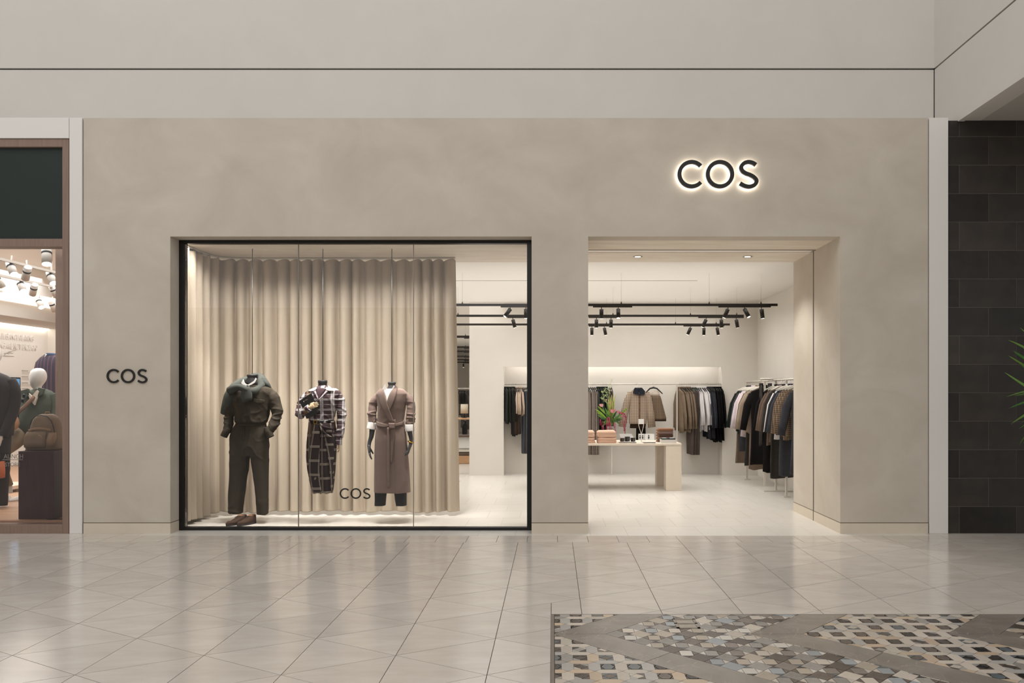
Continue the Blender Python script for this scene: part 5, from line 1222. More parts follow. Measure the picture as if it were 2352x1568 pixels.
ysn = Yk+.02; sg = thing('sign_stand', 'small white sign panel on thin converging white legs on the display table', 'sign', (X(1473, ysn), ysn, tz))
w_m = mat('stand_white', 'E2DBD1', .5)
MB().box(X(1466.3, ysn), X(1479, ysn), ysn-.004, ysn+.004, Z(973.5, ysn), Z(962, ysn)).obj('sign_panel', card, sg)
for a in (1467, 1478.3): MB().tube([(X(a, ysn), ysn, Z(972, ysn)), (X(a, ysn), ysn, Z(977, ysn)), (X(1473, ysn)+(-.006 if a < 1470 else .006), ysn, Z(994.5, ysn))], .0045, 6).obj('leg', w_m, sg)
MB().tube([(X(1473, ysn), ysn, Z(994, ysn)), (X(1473, ysn), ysn, tz)], .006, 6).obj('post', w_m, sg)
MB().tube([(X(1473, ysn), ysn+.02, tz), (X(1473, ysn), ysn+.02, tz+.006)], .05, 16).obj('base', w_m, sg)
kb = [mat('knit_camel', '8A6147', .95, bump=.3, bs=300), mat('knit_brown', '5D4236', .95, bump=.3, bs=300), mat('knit_mauve', '8A716A', .95, bump=.3, bs=300)]
hh = 6.2*Yk/F; Yk2 = 12.78; zc = tz
tz_top = Z(983, Yk2); n_ = 5; hh = (tz_top-tz)/n_
for i in range(n_):
    nm_ = ('bottom', 'second from the bottom', 'middle', 'second from the top', 'topmost')[i]
    t = folded('folded_scarf', '%s brown folded scarf of the stack behind the grey box' % nm_, 'scarf', X(1528, Yk2), Yk2, tz+i*hh, 34*Yk2/F, .22, hh*.96, kb[(1, 2, 1, 2, 0)[i]])
    b = MB()
    for k in range(9):
        x_ = X(1511, Yk2)+.004; y_ = Yk2-.11+.024*k; b.tube([(x_, y_, tz+i*hh+hh*.6), (x_-.018, y_, tz+i*hh+hh*.4), (x_-.022, y_, tz+i*hh+.002)], .004, 5)
    b.obj('fringe', kb[0], t)
bxs = thing('open_box', 'shallow light grey box holding folded dark cloths at the table corner', 'box', (X(1534, Yk), Yk-.02, tz)); g_ = mat('box_grey', 'CFCBC6', .5)
x0, x1, y0, y1, h_ = X(1517, Yk), X(1551, Yk), Yk-.13, Yk+.09, .055
b = MB(); b.box(x0, x1, y0, y0+.006, tz, tz+h_); b.box(x0, x1, y1-.006, y1, tz, tz+h_); b.box(x0, x0+.006, y0+.006, y1-.006, tz, tz+h_); b.box(x1-.006, x1, y0+.006, y1-.006, tz, tz+h_); b.box(x0+.006, x1-.006, y0+.006, y1-.006, tz, tz+.006); b.obj('box_body', g_, bxs)
for px, m_, lb in ((1525.5, mat('cloth_bottle_green', '26352A', .8), 'bottle green folded cloth with white tag in the grey box'), (1542.5, mat('cloth_ink', '1B1F24', .8), 'near-black folded cloth with white tag in the grey box')):
    t = folded('folded_cloth', lb, 'cloth', X(px, Yk), Yk-.02, tz+.007, 14.5*Yk/F, .18, .068, m_)
    L_ = parent_loc(t); b = MB(); b.box(L_.x-.03, L_.x+.03, L_.y-.02, L_.y+.05, L_.z+.066, L_.z+.070); b.obj('tag', card, t)
# ---------------------------------------------------------------- neighbouring shop on the left
YN = Y0+.05
nf = tag(bpy.data.objects.new('window_2', None), None, None, kind='structure'); C.objects.link(nf); nf.location = (X(80, YN), YN, 0)
fx = X(158, Y0); gx_ = X(143, Y0)
def nb(x0, x1, z0, z1, name='frame_rail', y0=Y0, y1=Y0+.16): return MB().box(x0, x1, y0, y1, z0, z1).obj(name, frame_wood, nf, bevel=.002)
nb(gx_, fx, 0, Z(319, Y0), 'frame_stile'); nb(-8.2, gx_, Z(337, Y0), Z(319, Y0)); nb(-8.2, gx_, Z(566, Y0), Z(548, Y0)); nb(-8.2, gx_, 0, Z(1205, Y0))
MB().box(-8.2, gx_, Y0+.04, Y0+.09, Z(548, Y0), Z(337, Y0)).obj('green_panel', mat('dark_green_panel', '14231F', .5, var=.06, vs=2), nf)
MB().box(-8.2, gx_, Y0+.06, Y0+.07, Z(1205, Y0), Z(566, Y0)).obj('window_pane', glass_m, nf)
MB().box(-8.2, gx_, Y0+.16, Y0+.2, 0.0, Z(1200, Y0)).obj('sill', mat('sill_wood', 'B98F74', .45, var=.1, vs=3, vstretch=(1, 12, 12)), nf)
woodf = mat('orange_oak_floor', 'BB9375', .42, var=.16, vs=2.5, vstretch=(1, 14, 1), col2='A67F60')
zn = .12
nfl = struct('floor_neighbour', MB().box(-11, xl-.2, Y0+.2, 17.2, -.05, zn-.006), mat('plank_joint', '5E4028', .8))
y = Y0+.2
plk = MB().box(-.6, .6, -.058, .058, -.006, 0).mesh('plank', woodf)
j = 0
while y < 12.6:
    x = -8.6+(j*.47 % 1.2)
    while x < -5.0: inst(plk, 'floor_plank', nfl, (x, y+.06, zn-.0003*random.random())); x += 1.204
    y += .12; j += 1
struct('floor_neighbour_far', MB().box(-11, xl-.2, 12.6, 17.2, zn-.006, zn-.001), woodf)
XW = -10.5
struct('wall_neighbour_left', MB().box(XW-.2, XW, 8.8, 16.75, 0, Z(744, F*10.5/1270)), shopwhite)
zc2 = 1.5+.1268*10.5
struct('wall_neighbour_upper', MB().box(XW-.3, -9.4, 8.8, 16.75, zc2+.02, 3.1), mat('neighbour_upper_grey', 'B8B0A6', .8))
struct('wall_neighbour_back', MB().box(XW, xl-.2, 16.55, 16.7, 0, 3.9), shopwhite)
struct('wall_neighbour_right', MB().box(xl-.25, xl-.12, Y0+.3, 16.7, 0, 3.9), shopwhite)
struct('ceiling_neighbour', MB().box(XW-.3, xl-.1, Y0+.2, 16.7, 3.75, 3.9), mat('neighbour_ceiling', 'DDD6CD', .8))
MB_ = MB().box(XW+.0, XW+.06, 9, 16.5, zc2-.012, zc2+.018); t = thing('cove_light', 'long bright light strip above the lettered wall of the left shop', 'light', (XW, 12.5, zc2)); MB_.obj('strip', mat('cove_emit', 'FFF6EA', .5, emit=5), t)
t = thing('cove_light', 'broad glowing ceiling cove behind the track lamps of the left shop', 'light', (-9.4, 12.5, 3.2)); MB().box(-9.42, -9.33, 9, 16.5, 3.105, 3.28).obj('strip', mat('cove_emit2', 'FFF4E6', .5, emit=2.2), t)
struct('wall_neighbour_beam', MB().box(-9.42, -9.3, 8.8, 16.55, 3.29, 3.75), shopceil)
# lettering on the left wall (relief) and on the glass
def text(body, size, name, parent, M, m, ext=.004):
    cu = bpy.data.curves.new(name, 'FONT'); cu.body = body; cu.size = size; cu.extrude = ext
    o = bpy.data.objects.new(name+'_tmp', cu); C.objects.link(o)
    dg = bpy.context.evaluated_depsgraph_get(); me = bpy.data.meshes.new_from_object(o.evaluated_get(dg)); bpy.data.objects.remove(o)
    me.transform(M); me.materials.clear(); me.materials.append(m)
    q = bpy.data.objects.new(name, me); C.objects.link(q); q.parent = parent
    if parent: q.location = -parent_loc(parent)
    return q
def yw(px): return F*10.5/(VX-px)
wt = thing('wall_lettering', 'white raised quotation lettering on the white wall of the left shop', 'lettering', (XW, 15.4, 2.4))
relief = mat('relief_white', 'E6E1DA', .6)
for body, py0, px0, px1 in (('ELEGANCE PLAYING', 777, -2, 76), ('NG ARE NOT ENOUGH"', 799, -2, 84)):
    ya, yb2 = yw(px0), yw(px1); ln = yb2-ya; sz = 18*15.3/F/.7
    M = Matrix.Translation((XW+.006, ya, Z(py0, ya)-.0)) @ Matrix.Rotation(PI/2, 4, 'Z') @ Matrix.Rotation(PI/2, 4, 'X')
    o = text(body, 1.0, 'letter_row', wt, Matrix(), relief, .012)
    wd = max(v.co.x for v in o.data.vertices); o.data.transform(M @ Matrix.Diagonal((ln/wd, .17, .17/.17, 1)))
b = MB(); sy = [(3, 832), (12, 828), (9, 826), (18, 829), (24, 823), (34, 806)]
b.tube([(XW+.008, yw(a), Z(c, yw(a))) for a, c in ((6, 818), (14, 811), (20, 807), (24, 808))], .006, 5); b.tube([(XW+.008, yw(a), Z(c, yw(a))) for a, c in ((14, 811), (26, 806), (36, 803.5))], .006, 5); b.tube([(XW+.008, yw(a), Z(c, yw(a))) for a, c in ((8, 812), (14, 810), (18, 812), (24, 810), (29, 811))], .005, 5); b.tube([(XW+.008, yw(a), Z(c, yw(a))) for a, c in ((10, 817), (31, 818))], .006, 5)
b.obj('signature_line', mat('signature_grey', 'B5AEA5', .7), wt)  # signature in a greyer tone than the letters
lt = thing('wall_list', 'column of small grey text blocks on the white wall behind the seated figure', 'lettering', (XW, 15.9, 1.6))
for k, py in enumerate((850, 863.5, 878, 891)):
    a, c = yw(50), yw(64)
    MB().box(XW, XW+.006, a, c, Z(py+1.6, a), Z(py, a)).obj('heading', mat('list_grey', 'A69F98', .7), lt)
    for q in range(3): MB().box(XW, XW+.004, a, c+.1, Z(py+4.2+q*2.2, a), Z(py+3.4+q*2.2, a)).obj('text_line', mat('list_pale', 'C7C1BA', .7), lt)
tv = thing('screen', 'blue wall screen with thin black frame in the left shop', 'screen', (XW, 15.2, 1.5))
a, c = yw(-20), yw(41.5)
MB().box(XW, XW+.05, a, c, .9, Z(866.5, c)).obj('screen_frame', hanger_b, tv, bevel=.003)
MB().box(XW+.05, XW+.054, a, c-.03, .93, Z(866.5, c)-.03).obj('screen_panel', mat('screen_blue', '4E86B5', .3, emit=.55), tv)
gl = thing('glass_lettering', 'pale outlined words on the glass of the left shop window', 'lettering', (X(20, Y0+.06), Y0+.055, Z(1060, Y0)))
gm = mat('glass_print', '85817C', .5)
for body, py, px0, px1, hp in (('AUNCH', 1054, 0, 44.5, 10.5), ('-STORE', 1072, -1, 37, 9)):
    o = text(body, 1.0, 'letter_row', gl, Matrix(), gm, .001)
    xs_ = [v.co.x for v in o.data.vertices]; ys_ = [v.co.y for v in o.data.vertices]
    s1 = (px1-px0)*Y0/F/(max(xs_)-min(xs_)); s2 = hp*Y0/F/(max(ys_)-min(ys_))
    o.data.transform(Matrix.Translation((X(px0, Y0)-min(xs_)*s1, Y0+.059, Z(py, Y0)-min(ys_)*s2)) @ Matrix.Rotation(PI/2, 4, 'X') @ Matrix.Diagonal((s1, s2, .5, 1)))
MB().box(X(-2, Y0), X(44.5, Y0), Y0+.053, Y0+.057, Z(1057, Y0), Z(1055.8, Y0)).obj('underline', gm, gl)
# post, plinth
Yp = 9.95
t = thing('wooden_post', 'pale brown wooden post inside the left shop window behind the backpack', 'post', (X(135, Yp), Yp, zn)); MB().box(X(127.5, Yp), X(143.5, Yp), Yp, Yp+.08, zn, 3.74).obj('post_body', frame_wood, t)
pth = thing('display_plinth', 'dark brown wooden display plinth at the left shop window', 'plinth', (-5.7, 9.0, zn))
MB().box(X(42, 8.79), X(123, 8.79), 8.79, 9.22, zn, Z(1036, 8.79)).obj('plinth_body', mat('plinth_brown', '42292A', .5, var=.2, vs=3, vstretch=(10, 10, 1), spec=.3), pth, bevel=.004)
zp = Z(1036, 8.79)
# backpack
Yb = 9.0
def bx_(px): return X(px, Yb)
def bz_(py): return Z(py, Yb)
bp = thing('backpack', 'sand and brown canvas backpack standing on the dark plinth', 'backpack', (bx_(104), Yb, zp))
canvas = mat('canvas_tan', '94765A', .85, var=.1, vs=14, bump=.2, bs=200); canvas2 = mat('canvas_brown', '7B6550', .85, var=.12, vs=14)
b = MB(); R_ = []
for py, l, r, d_ in ((1034, 67, 141, .10), (1028, 65.5, 142, .115), (1010, 68, 141, .12), (990, 74, 138, .11), (975, 77, 136, .10), (962, 82, 133, .085), (954, 90, 127, .065), (950.5, 98, 120, .04)):
    rr = ringp(bx_((l+r)/2), Yb, bz_(py)+ (.0 if py < 1034 else 0), (r-l)/2*Yb/F, d_, 36, .55)
    R_.append([(p[0], p[1]+noise.noise(Vector(p)*8)*.012, max(p[2], zp)) for p in rr])
b.rings(R_[::-1]); b.obj('pack_body', canvas2, bp)
b = MB(); b.tube([(bx_(a), Yb-.10, bz_(c)) for a, c in ((82, 976), (86, 964), (95, 955), (108, 953), (122, 956), (131, 966), (135, 978), (138, 992))], .0045, 6); b.obj('zip', sole_m, bp)
b = MB(); b.rings([[(bx_(px+dx), Yb-.115-dy, bz_(py+dz)) for dx, dz in ((0, 0), (0, 5.5)) for dy in (0,)]+[(bx_(px), Yb-.10, bz_(py+5.5)), (bx_(px), Yb-.10, bz_(py))] for px, py in ((80, 985), (92, 981), (108, 980), (122, 982), (131, 984))], smooth=True); b.obj('front_strap', canvas, bp)
b = MB(); R_ = []
for py, l, r, d_ in ((1026, 71, 120, .03), (1015, 70, 121, .045), (1000, 73, 122, .04), (990, 77, 122, .02)): R_.append(ringp(bx_((l+r)/2), Yb-.105, bz_(py), (r-l)/2*Yb/F, d_, 28, .5))
b.rings(R_[::-1]); b.obj('front_pocket', canvas2, bp)
b = MB(); b.tube([(bx_(a), Yb-.14, bz_(c)) for a, c in ((106, 998), (113, 1001), (116, 1009))], .010, 8, flat=.4); b.obj('zip_pull', canvas, bp)
b = MB(); R_ = []
for py, l, r, d_ in ((1024, 121, 136, .03), (1008, 122, 139, .045), (992, 126, 139, .03)): R_.append(ringp(bx_((l+r)/2), Yb-.09, bz_(py), (r-l)/2*Yb/F, d_, 20, .6))
b.rings(R_[::-1]); b.obj('side_pocket', canvas, bp)
b = MB(); b.tube([(bx_(a), Yb+.02, bz_(c)) for a, c in ((100, 953), (102, 947), (110, 946), (114, 952))], .008, 8, flat=.5); b.obj('grab_handle', canvas, bp)
# figures of the left shop
gloss_white = mat('figure_gloss_white', 'CFCAC3', .25, coat=.3); jk = mat('cloth_sage', '4F5448', .9, var=.15, vs=12, bump=.2, bs=200); kh = mat('cloth_khaki', '8B7A63', .9, var=.1, vs=9); cr = mat('cloth_cream', 'CFC6B6', .9)
YG_ = 10.4
def gp(px, py, dy=0): return (X(px, YG_), YG_+dy, Z(py, YG_))
g = thing('dressed_figure', 'white egg-headed figure in sage jacket and khaki trousers leaning behind the plinth', 'mannequin', (X(84, YG_), YG_, zn))
sg_ = YG_/F
def glimb(name, pts, rads, m, root, flat=1, n=16, sub=4, Y=YG_, amp=.006):
    b = MB(); q = catmull([(X(a, Y), Y+c, Z(bb, Y), r_*Y/F) for (a, bb, c), r_ in zip(pts, rads)], sub); b.tube([p[:3] for p in q], [p[3] for p in q], n, flat=flat)
    for i in range(len(b.v)): v = Vector(b.v[i]); b.v[i] = tuple(v+noise.noise_vector(v*12)*amp)
    return b.obj(name, m, root)
b = MB(); R_ = []
for py, cx, hw, d_ in ((845, 89, 3, .03), (846.5, 88.7, 8, .07), (851, 88, 13, .1), (858, 88, 16, .115), (867, 87.5, 16.5, .12), (875, 86.5, 15, .115), (882, 84, 11.5, .1), (888, 83, 9, .075), (892, 86, 8, .06), (900, 90, 9, .06), (908, 90, 14, .065)):
    R_.append(ringp(X(cx, YG_), YG_+.0, Z(py, YG_), hw*sg_, d_, 28, 1))
b.rings(R_); b.obj('head', gloss_white, g).modifiers.new('sub', 'SUBSURF').levels = 2; g.children[-1].modifiers[0].render_levels = 2
b = MB(); R_ = []
for py, l, r, d_ in ((893, 80, 104, .06), (898, 66, 116, .09), (905, 55, 124, .11), (920, 51, 127, .125), (940, 50, 127, .13), (965, 46, 122, .13), (985, 44, 112, .13), (992, 46, 108, .12)):
    rr = ringp(X((l+r)/2, YG_), YG_, Z(py, YG_), (r-l)/2*sg_, d_, 40, .85); R_.append([(p[0], p[1]+noise.noise(Vector(p)*9)*.02, p[2]) for p in rr])
b.rings(R_); b.obj('jacket_body', jk, g)
glimb('sleeve', [(55, 905, 0), (47, 925, -.02), (42, 950, -.05), (37, 972, -.12), (33, 992, -.18)], [9, 10, 9.5, 8.5, 7], jk, g)
glimb('sleeve', [(120, 905, 0), (127, 925, 0), (130, 950, -.02), (128, 975, -.06)], [10, 10, 9, 8], jk, g)
b = MB(); b.prism([(X(a, YG_), Z(c, YG_)) for a, c in ((80, 900), (92, 912), (102, 896), (106, 899), (96, 930), (86, 918))], YG_-.15, YG_-.125, 'y'); b.obj('polo_front', cr, g)
b = MB(); b.prism([(X(a, YG_), Z(c, YG_)) for a, c in ((66, 897), (80, 893), (84, 906), (78, 913), (66, 904))], YG_-.15, YG_-.11, 'y'); b.obj('jacket_collar', jk, g)
b = MB(); b.prism([(X(a, YG_), Z(c, YG_)) for a, c in ((104, 890), (116, 893), (112, 905), (100, 912))], YG_-.14, YG_-.10, 'y'); b.obj('jacket_collar', jk, g)
hand(gp(31, 992, -.2), (-.25, -.3, -1), (1, 0, 0), gloss_white, g, scale=1.15, curl=.4, thumb=-1)
glimb('trouser_leg', [(62, 985, 0), (50, 1010, -.12), (34, 1035, -.22), (28, 1070, -.18), (34, 1112, -.1)], [17, 18, 15, 11, 7.5], kh, g)
glimb('trouser_leg', [(90, 985, 0), (92, 1020, -.06), (78, 1050, -.1), (66, 1090, -.05), (60, 1140, .05)], [17, 17, 14, 11, 8], kh, g)
glimb('ankle', [(35, 1110, -.1), (36, 1130, -.1)], [4.5, 4.5], gloss_white, g, amp=0)
for lbx, (a, c, dy) in (('foot', (38, 1136, -.12)), ('foot', (62, 1146, .03))):
    b = MB(); p = Vector(gp(a, c, dy)); R_ = []
    for t, hw, h_ in ((0, .028, .07), (.25, .036, .075), (.5, .042, .06), (.75, .044, .045), (.95, .03, .03), (1, .01, .015)):
        q = p+Vector((-.13*t, -.19*t, 0)); R_.append([tuple(q+Vector((math.cos(k*PI/7)*hw, math.cos(k*PI/7)*-hw*.4, (max(0, math.sin(k*PI/7))*h_ if math.sin(k*PI/7) > 0 else 0)+(zn+.002-p.z)))) for k in range(14)])
    b.rings(R_); b.obj('shoe', white_c, g)
# sunglasses on the collar, sling bag
t = thing('sunglasses', 'dark sunglasses hooked on the collar of the sage jacket figure', 'sunglasses', gp(73, 918, -.17))
for py in (909, 920): MB().ball(gp(74 if py < 915 else 71, py, -.17), .022, .006, .026).obj('lens', mat('lens_dark', '15161A', .1), t)
b = MB(); b.tube([gp(74, 903, -.165), gp(77, 914, -.175), gp(73, 926, -.165)], .003, 5); b.obj('frame', hanger_b, t)
t = thing('sling_bag', 'tan zipped sling bag worn across the sage jacket', 'bag', gp(54, 967, -.22)); bag_m = mat('bag_tan', 'B58A68', .75, var=.1, vs=14)
b = MB(); R_ = []
for py, l, r, d_ in ((949, 48, 58, .03), (953, 43, 62, .05), (962, 40.5, 66, .065), (972, 43, 67.5, .065), (980, 47, 65, .05), (985, 52, 61, .03)): R_.append(ringp(X((l+r)/2, YG_), YG_-.22, Z(py, YG_), (r-l)/2*sg_, d_, 26, .6))
b.rings(R_); b.obj('bag_body', bag_m, t); b = MB(); b.tube([gp(46, 957, -.27), gp(52, 966, -.29), (gp(52, 980, -.28))], .004, 5); b.obj('zip', canvas2, t)
b = MB(); b.tube([gp(102, 899, -.13), gp(90, 918, -.16), gp(74, 935, -.17), gp(60, 951, -.2)], .026, 8, flat=.15); b.obj('shoulder_strap', mat('strap_brown', '7D604D', .8), t)
b = MB(); b.tube([gp(52, 985, -.2), gp(44, 997, -.22), gp(34, 1010, -.24)], .018, 8, flat=.2); b.obj('strap_end', bag_m, t)
# dark-jacketed figure at the picture's edge
YD = 9.75
def dlimb(*a, **k): return glimb(*a, Y=YD, **k)
dg_ = thing('dressed_figure', 'figure in a very dark brown jacket cut off by the left picture edge', 'mannequin', (X(-20, YD), YD, zn)); dk_m = mat('cloth_dark_brown', '2B2320', .9, var=.15, vs=12)
b = MB(); R_ = []; sd3 = YD/F
for py, l, r, d_ in ((855, -30, -4, .06), (862, -48, 14, .09), (872, -60, 30, .11), (890, -66, 36, .125), (930, -62, 32, .13), (970, -60, 30, .13), (1000, -60, 28, .13)):
    rr = ringp(X((l+r)/2, YD), YD, Z(py, YD), (r-l)/2*sd3, d_, 36, .85); R_.append([(p[0], p[1]+noise.noise(Vector(p)*8)*.02, p[2]) for p in rr])
b.rings(R_); b.obj('jacket_body', dk_m, dg_)
dlimb('sleeve', [(24, 872, 0), (33, 895, 0), (34, 925, 0), (30, 960, -.04), (20, 1000, -.1)], [11, 13, 12, 11, 10], dk_m, dg_)
dlimb('sleeve', [(-56, 872, 0), (-66, 900, 0), (-68, 940, 0), (-62, 1000, -.05)], [12, 13, 12, 10], dk_m, dg_)
dlimb('neck', [(-17, 835, 0), (-17, 860, 0)], [10, 12], gloss_white, dg_, amp=0)
b = MB(); b.ball((X(-17, YD), YD, Z(812, YD)), .09, .11, .14, 20, 14); b.obj('head', gloss_white, dg_)
for s_ in (-1, 1): dlimb('trouser_leg', [(-17+s_*20, 995, 0), (-17+s_*22, 1060, 0), (-17+s_*22, 1120, 0), (-17+s_*22, 1160, 0)], [20, 16, 13, 11], dk_m, dg_)
hand((X(17, YD), YD-.12, Z(1001, YD)), (-.25, -.1, -1), (-1, 0, 0), gloss_white, dg_, scale=1.1, curl=.6)
# tote held by that figure, polo on a stand, bench
t = thing('tote_bag', 'grey and orange tote bag held by the dark-jacketed figure', 'bag', (X(4, YD), YD-.15, Z(1092, YD)))
b = MB(); b.rings([ringp(X(2, YD), YD-.15, Z(py, YD), hw*sd3, d_, 28, .5) for py, hw, d_ in ((1058, 22, .05), (1075, 24, .07), (1095, 23, .07))]); b.obj('bag_body', mat('tote_grey', '5B6563', .8, var=.1, vs=6), t)
b = MB(); b.rings([ringp(X(20, YD), YD-.15, Z(py, YD), hw*sd3, .055, 20, .5) for py, hw in ((1057, 5), (1078, 7), (1094, 6.5))]); b.obj('bag_side', mat('tote_orange', 'B5623C', .8), t)
for s_ in (-.05, .03): b = MB(); b.tube([(X(-8, YD), YD-.15+s_, Z(1060, YD)), (X(2, YD), YD-.15+s_, Z(1030, YD)), (X(10, YD), YD-.14, Z(1018, YD)), (X(14, YD), YD-.15+s_, Z(1035, YD)), (X(18, YD), YD-.15+s_, Z(1060, YD))], .006, 6); b.obj('handle', hanger_b, t)
YPo = 11.4
t = thing('polo_bust', 'oversized dark striped polo shirt on a slim stand behind the egg-headed figure', 'polo shirt', (X(118, YPo), YPo, zn)); so = YPo/F
polo = plaid('polo_stripe', '453A45', [(0, .05, 0, .1, '7A5A58', .6), (0, .05, .5, .06, '2E3345', .6)], coord='Object')
b = MB(); R_ = []
for py, hw, d_ in ((814, 12, .07), (822, 22, .10), (832, 31, .12), (845, 34, .13), (880, 30, .14), (940, 29, .13), (990, 30, .13)):
    R_.append(ringp(X(116, YPo), YPo, Z(py, YPo), hw*so, d_, 36, .85))
b.rings(R_); b.obj('polo_body', polo, t)
b = MB(); b.rings([ringp(X(118, YPo), YPo, Z(py, YPo), hw*so, .08, 24, 1) for py, hw in ((811, 9), (818, 14))]); b.obj('collar', mat('collar_blue', '34435E', .8), t)
b = MB(); b.tube([(X(112, YPo), YPo-.09, Z(821, YPo)), (X(116, YPo), YPo-.095, Z(814, YPo))], .008, 6); b.obj('collar_trim', white_c, t)
MB().tube([(X(116, YPo), YPo, zn), (X(116, YPo), YPo, Z(985, YPo))], .02, 10).obj('stand_pole', hanger_b, t); MB().tube([(X(116, YPo), YPo, zn), (X(116, YPo), YPo, zn+.015)], .16, 24).obj('stand_base', hanger_b, t)
YBn = 11.2; t = thing('bench', 'low pale bench with slanting top at the left picture edge', 'bench', (X(5, YBn), YBn, zn)); bm_ = mat('bench_pale', 'CDBBA6', .5)
MB().prism([(X(-40, YBn), YBn+.5), (X(-40, YBn), YBn-.25), (X(35, YBn), YBn-.05), (X(35, YBn), YBn+.5)], Z(1118, YBn)-.03, Z(1115, YBn)).obj('bench_top', bm_, t)
for px in (-35, 30): MB().box(X(px, YBn)-.02, X(px, YBn)+.02, YBn+.1, YBn+.14, zn, Z(1118, YBn)-.03).obj('leg', bm_, t)
# track lamps of the left shop
lampw = mat('lamp_shell', 'BEB5AA', .5); ringb = mat('lamp_ring', '1D1A18', .6); lens2 = mat('lamp_lens_bright', 'FFF6E6', .4, emit=8)
def shell(tr, px, py, xw, on, tilt, sc=1.0):
    Yl = -xw*F/(VX-px); x_, z_ = X(px, Yl), Z(py, Yl); tl = parent_loc(tr)
    dirv = Vector((math.sin(tilt), -.35 if on else .55, -math.cos(tilt))).normalized(); c = Vector((x_, Yl, z_)); h_ = .10*sc
    lo = bpy.data.objects.new('spot_can', MB().tube([c-dirv*h_, c+dirv*h_], .048*sc, 20).mesh('spot_can', lampw, off=tl)); C.objects.link(lo); lo.parent = tr
    MB().tube([c-dirv*h_*.45, c-dirv*h_*.2], .0492*sc, 20).obj('ring', ringb, lo, off=tuple(tl))
    MB().tube([c+dirv*h_*1.0, c+dirv*(h_+.003)], .044*sc, 20).obj('lens', lens2 if on else lampw, lo, off=tuple(tl))
    MB().tube([c-dirv*h_*.4+Vector((0, 0, .0)), (x_, Yl, z_+.17*sc)], .010, 6).obj('arm', lampw, lo, off=tuple(tl))
    return c+dirv*(h_+.03), dirv
for xw, lb, heads in ((-6.24, 'nearest white lamp track of the left shop by the frame', ((107, 588, 1, .25, 1.15),)), (-6.97, 'white lamp track of the left shop with three lamps', ((27, 617, 1, .6, 1), (61, 627, 0, -.6, 1), (118, 638, 1, .55, 1))), (-7.94, 'white lamp track of the left shop, second farthest', ((49, 657, 1, .6, 1), (77, 665, 0, -.6, 1), (124, 670, 0, .2, .9), (-4, 645, 0, .3, 1))), (-9.0, 'farthest white lamp track of the left shop', ((91, 696, 1, .6, 1), (121, 703, 0, .1, 1)))):
    zt = {-6.24: 3.42, -6.97: 3.2, -7.94: 3.2, -9.0: 3.17}[xw]
    tr = thing('track_light', lb, 'track light', (xw, 11, zt))
    MB().box(xw-.018, xw+.018, 9.2, 13.0, zt-.012, zt+.02).obj('track_bar', lampw, tr); 
    for yy in (9.6, 12.6): MB().box(xw-.01, xw+.01, yy, yy+.02, zt, 3.75).obj('hanger_rod', lampw, tr)
    for px, py, on, tl_, sc in heads:
        p, dv = shell(tr, px, py, xw, on, tl_, sc)
for p_, tg_, pw_ in (((-6.5, 9.9, 2.9), (-6.3, 9.4, .6), 45), ((-7.2, 10.1, 2.9), (-6.7, 10.2, 1.2), 45), ((-8.2, 11.5, 2.9), (-10.4, 14.5, 1.5), 60)):
    spot('neighbour_spot', p_, tg_, pw_, 70, .7, (1, .93, .84), .04)

# ---------------------------------------------------------------- palm at the right edge
Yl = 7.6; pt = thing('potted_palm', 'potted palm with long pointed leaves reaching in at the right picture edge', 'plant', (X(2440, Yl), Yl, 0))
L_ = parent_loc(pt)
pot = MB(); pot.rings([ringp(L_.x, Yl, z_, r_, r_, 32, 1) for z_, r_ in ((0, .20), (.02, .215), (.3, .25), (.42, .27), (.44, .275), (.44, .25), (.40, .24))]); pot.obj('pot', mat('pot_charcoal', '2A2826', .5), pt)
MB().tube([(L_.x, Yl, .4), (L_.x, Yl, .41)], .24, 24).obj('soil', mat('soil', '2B211A', .95, bump=.5, bs=80), pt)
pt_t = MB(); pt_t.tube([(L_.x, Yl, .4), (L_.x+.02, Yl, .9), (L_.x, Yl, 1.42)], [.03, .026, .022], 10); pt_t.obj('trunk', mat('trunk_brown', '5B4A38', .9, bump=.4, bs=40), pt)
plm = [mat('palm_green', '3F7426', .45, var=.15, vs=10), mat('palm_light', '6A9038', .45, var=.15, vs=10), mat('palm_olive', '4E6B30', .45)]
rg = random.Random(9)
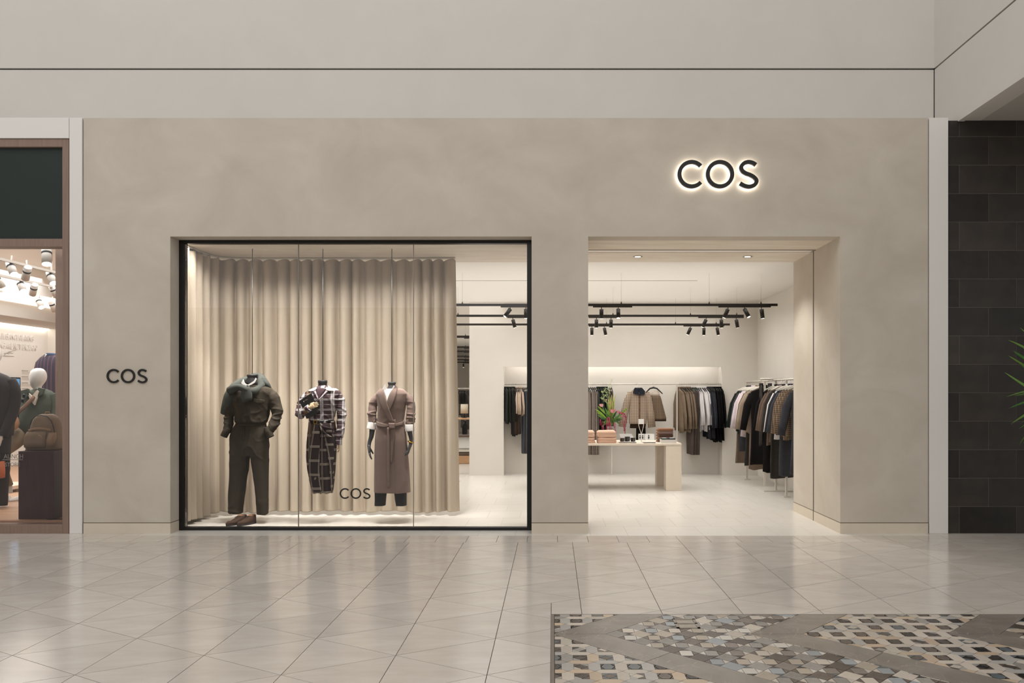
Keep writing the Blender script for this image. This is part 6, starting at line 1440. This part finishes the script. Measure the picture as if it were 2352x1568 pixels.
def frond(tip_px, tip_py, root_z, wd, m, dy=0, droop_=.08):
    p0 = Vector((L_.x-.02, Yl, root_z)); p1 = Vector((X(tip_px, Yl), Yl+dy, Z(tip_py, Yl))); d_ = p1-p0
    b = MB(); n = 12; A, M_, B = [], [], []
    sd = d_.cross(Vector((0, 1, 0))).normalized()
    for k in range(n):
        t = k/(n-1); c = p0+d_*t+Vector((0, 0, droop_*math.sin(PI*t))); h_ = wd*.5*(min(1, t*6+.3))*(1-t)**.55+.0005
        A.append(c+sd*h_+Vector((0, -.3*h_, 0))); M_.append(c+Vector((0, .3*h_, 0))); B.append(c-sd*h_+Vector((0, -.3*h_, 0)))
    b.v = [tuple(p) for p in A+M_+B]
    for k in range(n-1): b.face((k, k+1, n+k+1, n+k), smooth=True); b.face((n+k, n+k+1, 2*n+k+1, 2*n+k), smooth=True)
    o = b.obj('leaf', m, pt, normals=False); o.modifiers.new('t', 'SOLIDIFY').thickness = .0015
for tx, ty, rz_, wd, mi_, dr in ((2314.5, 780.5, 1.62, .040, 1, .06), (2322, 804.5, 1.58, .034, 0, .02), (2319, 809, 1.55, .045, 0, .02), (2326, 815.5, 1.50, .04, 1, .02), (2336, 822, 1.45, .03, 1, .02), (2345, 838, 1.42, .03, 0, .02), (2318, 854, 1.38, .042, 1, -.01),
        (2300, 911, 1.55, .022, 1, .03), (2330, 909, 1.42, .045, 2, .05), (2320, 938, 1.45, .04, 0, .04), (2309, 973, 1.42, .035, 1, .04), (2331, 966, 1.40, .02, 1, .03), (2346, 985, 1.35, .03, 0, .03), (2342, 972, 1.4, .02, 0, .02), (2349, 751, 1.7, .03, 1, .03)):
    frond(tx, ty, rz_, wd, plm[mi_], rg.uniform(-.1, .1), dr)
for k in range(30):
    a = rg.uniform(-1.3, 1.3); zt_ = rg.uniform(.9, 2.3); r_ = rg.uniform(.35, .6)
    p1 = Vector((L_.x+math.cos(a)*r_, Yl+math.sin(a)*r_, zt_)); px_ = VX+F*p1.x/p1.y; py_ = VY-F*(p1.z-H)/p1.y
    frond(px_, py_, rg.uniform(1.3, 1.5), rg.uniform(.03, .045), plm[k % 3], p1.y-Yl, rg.uniform(0, .08))
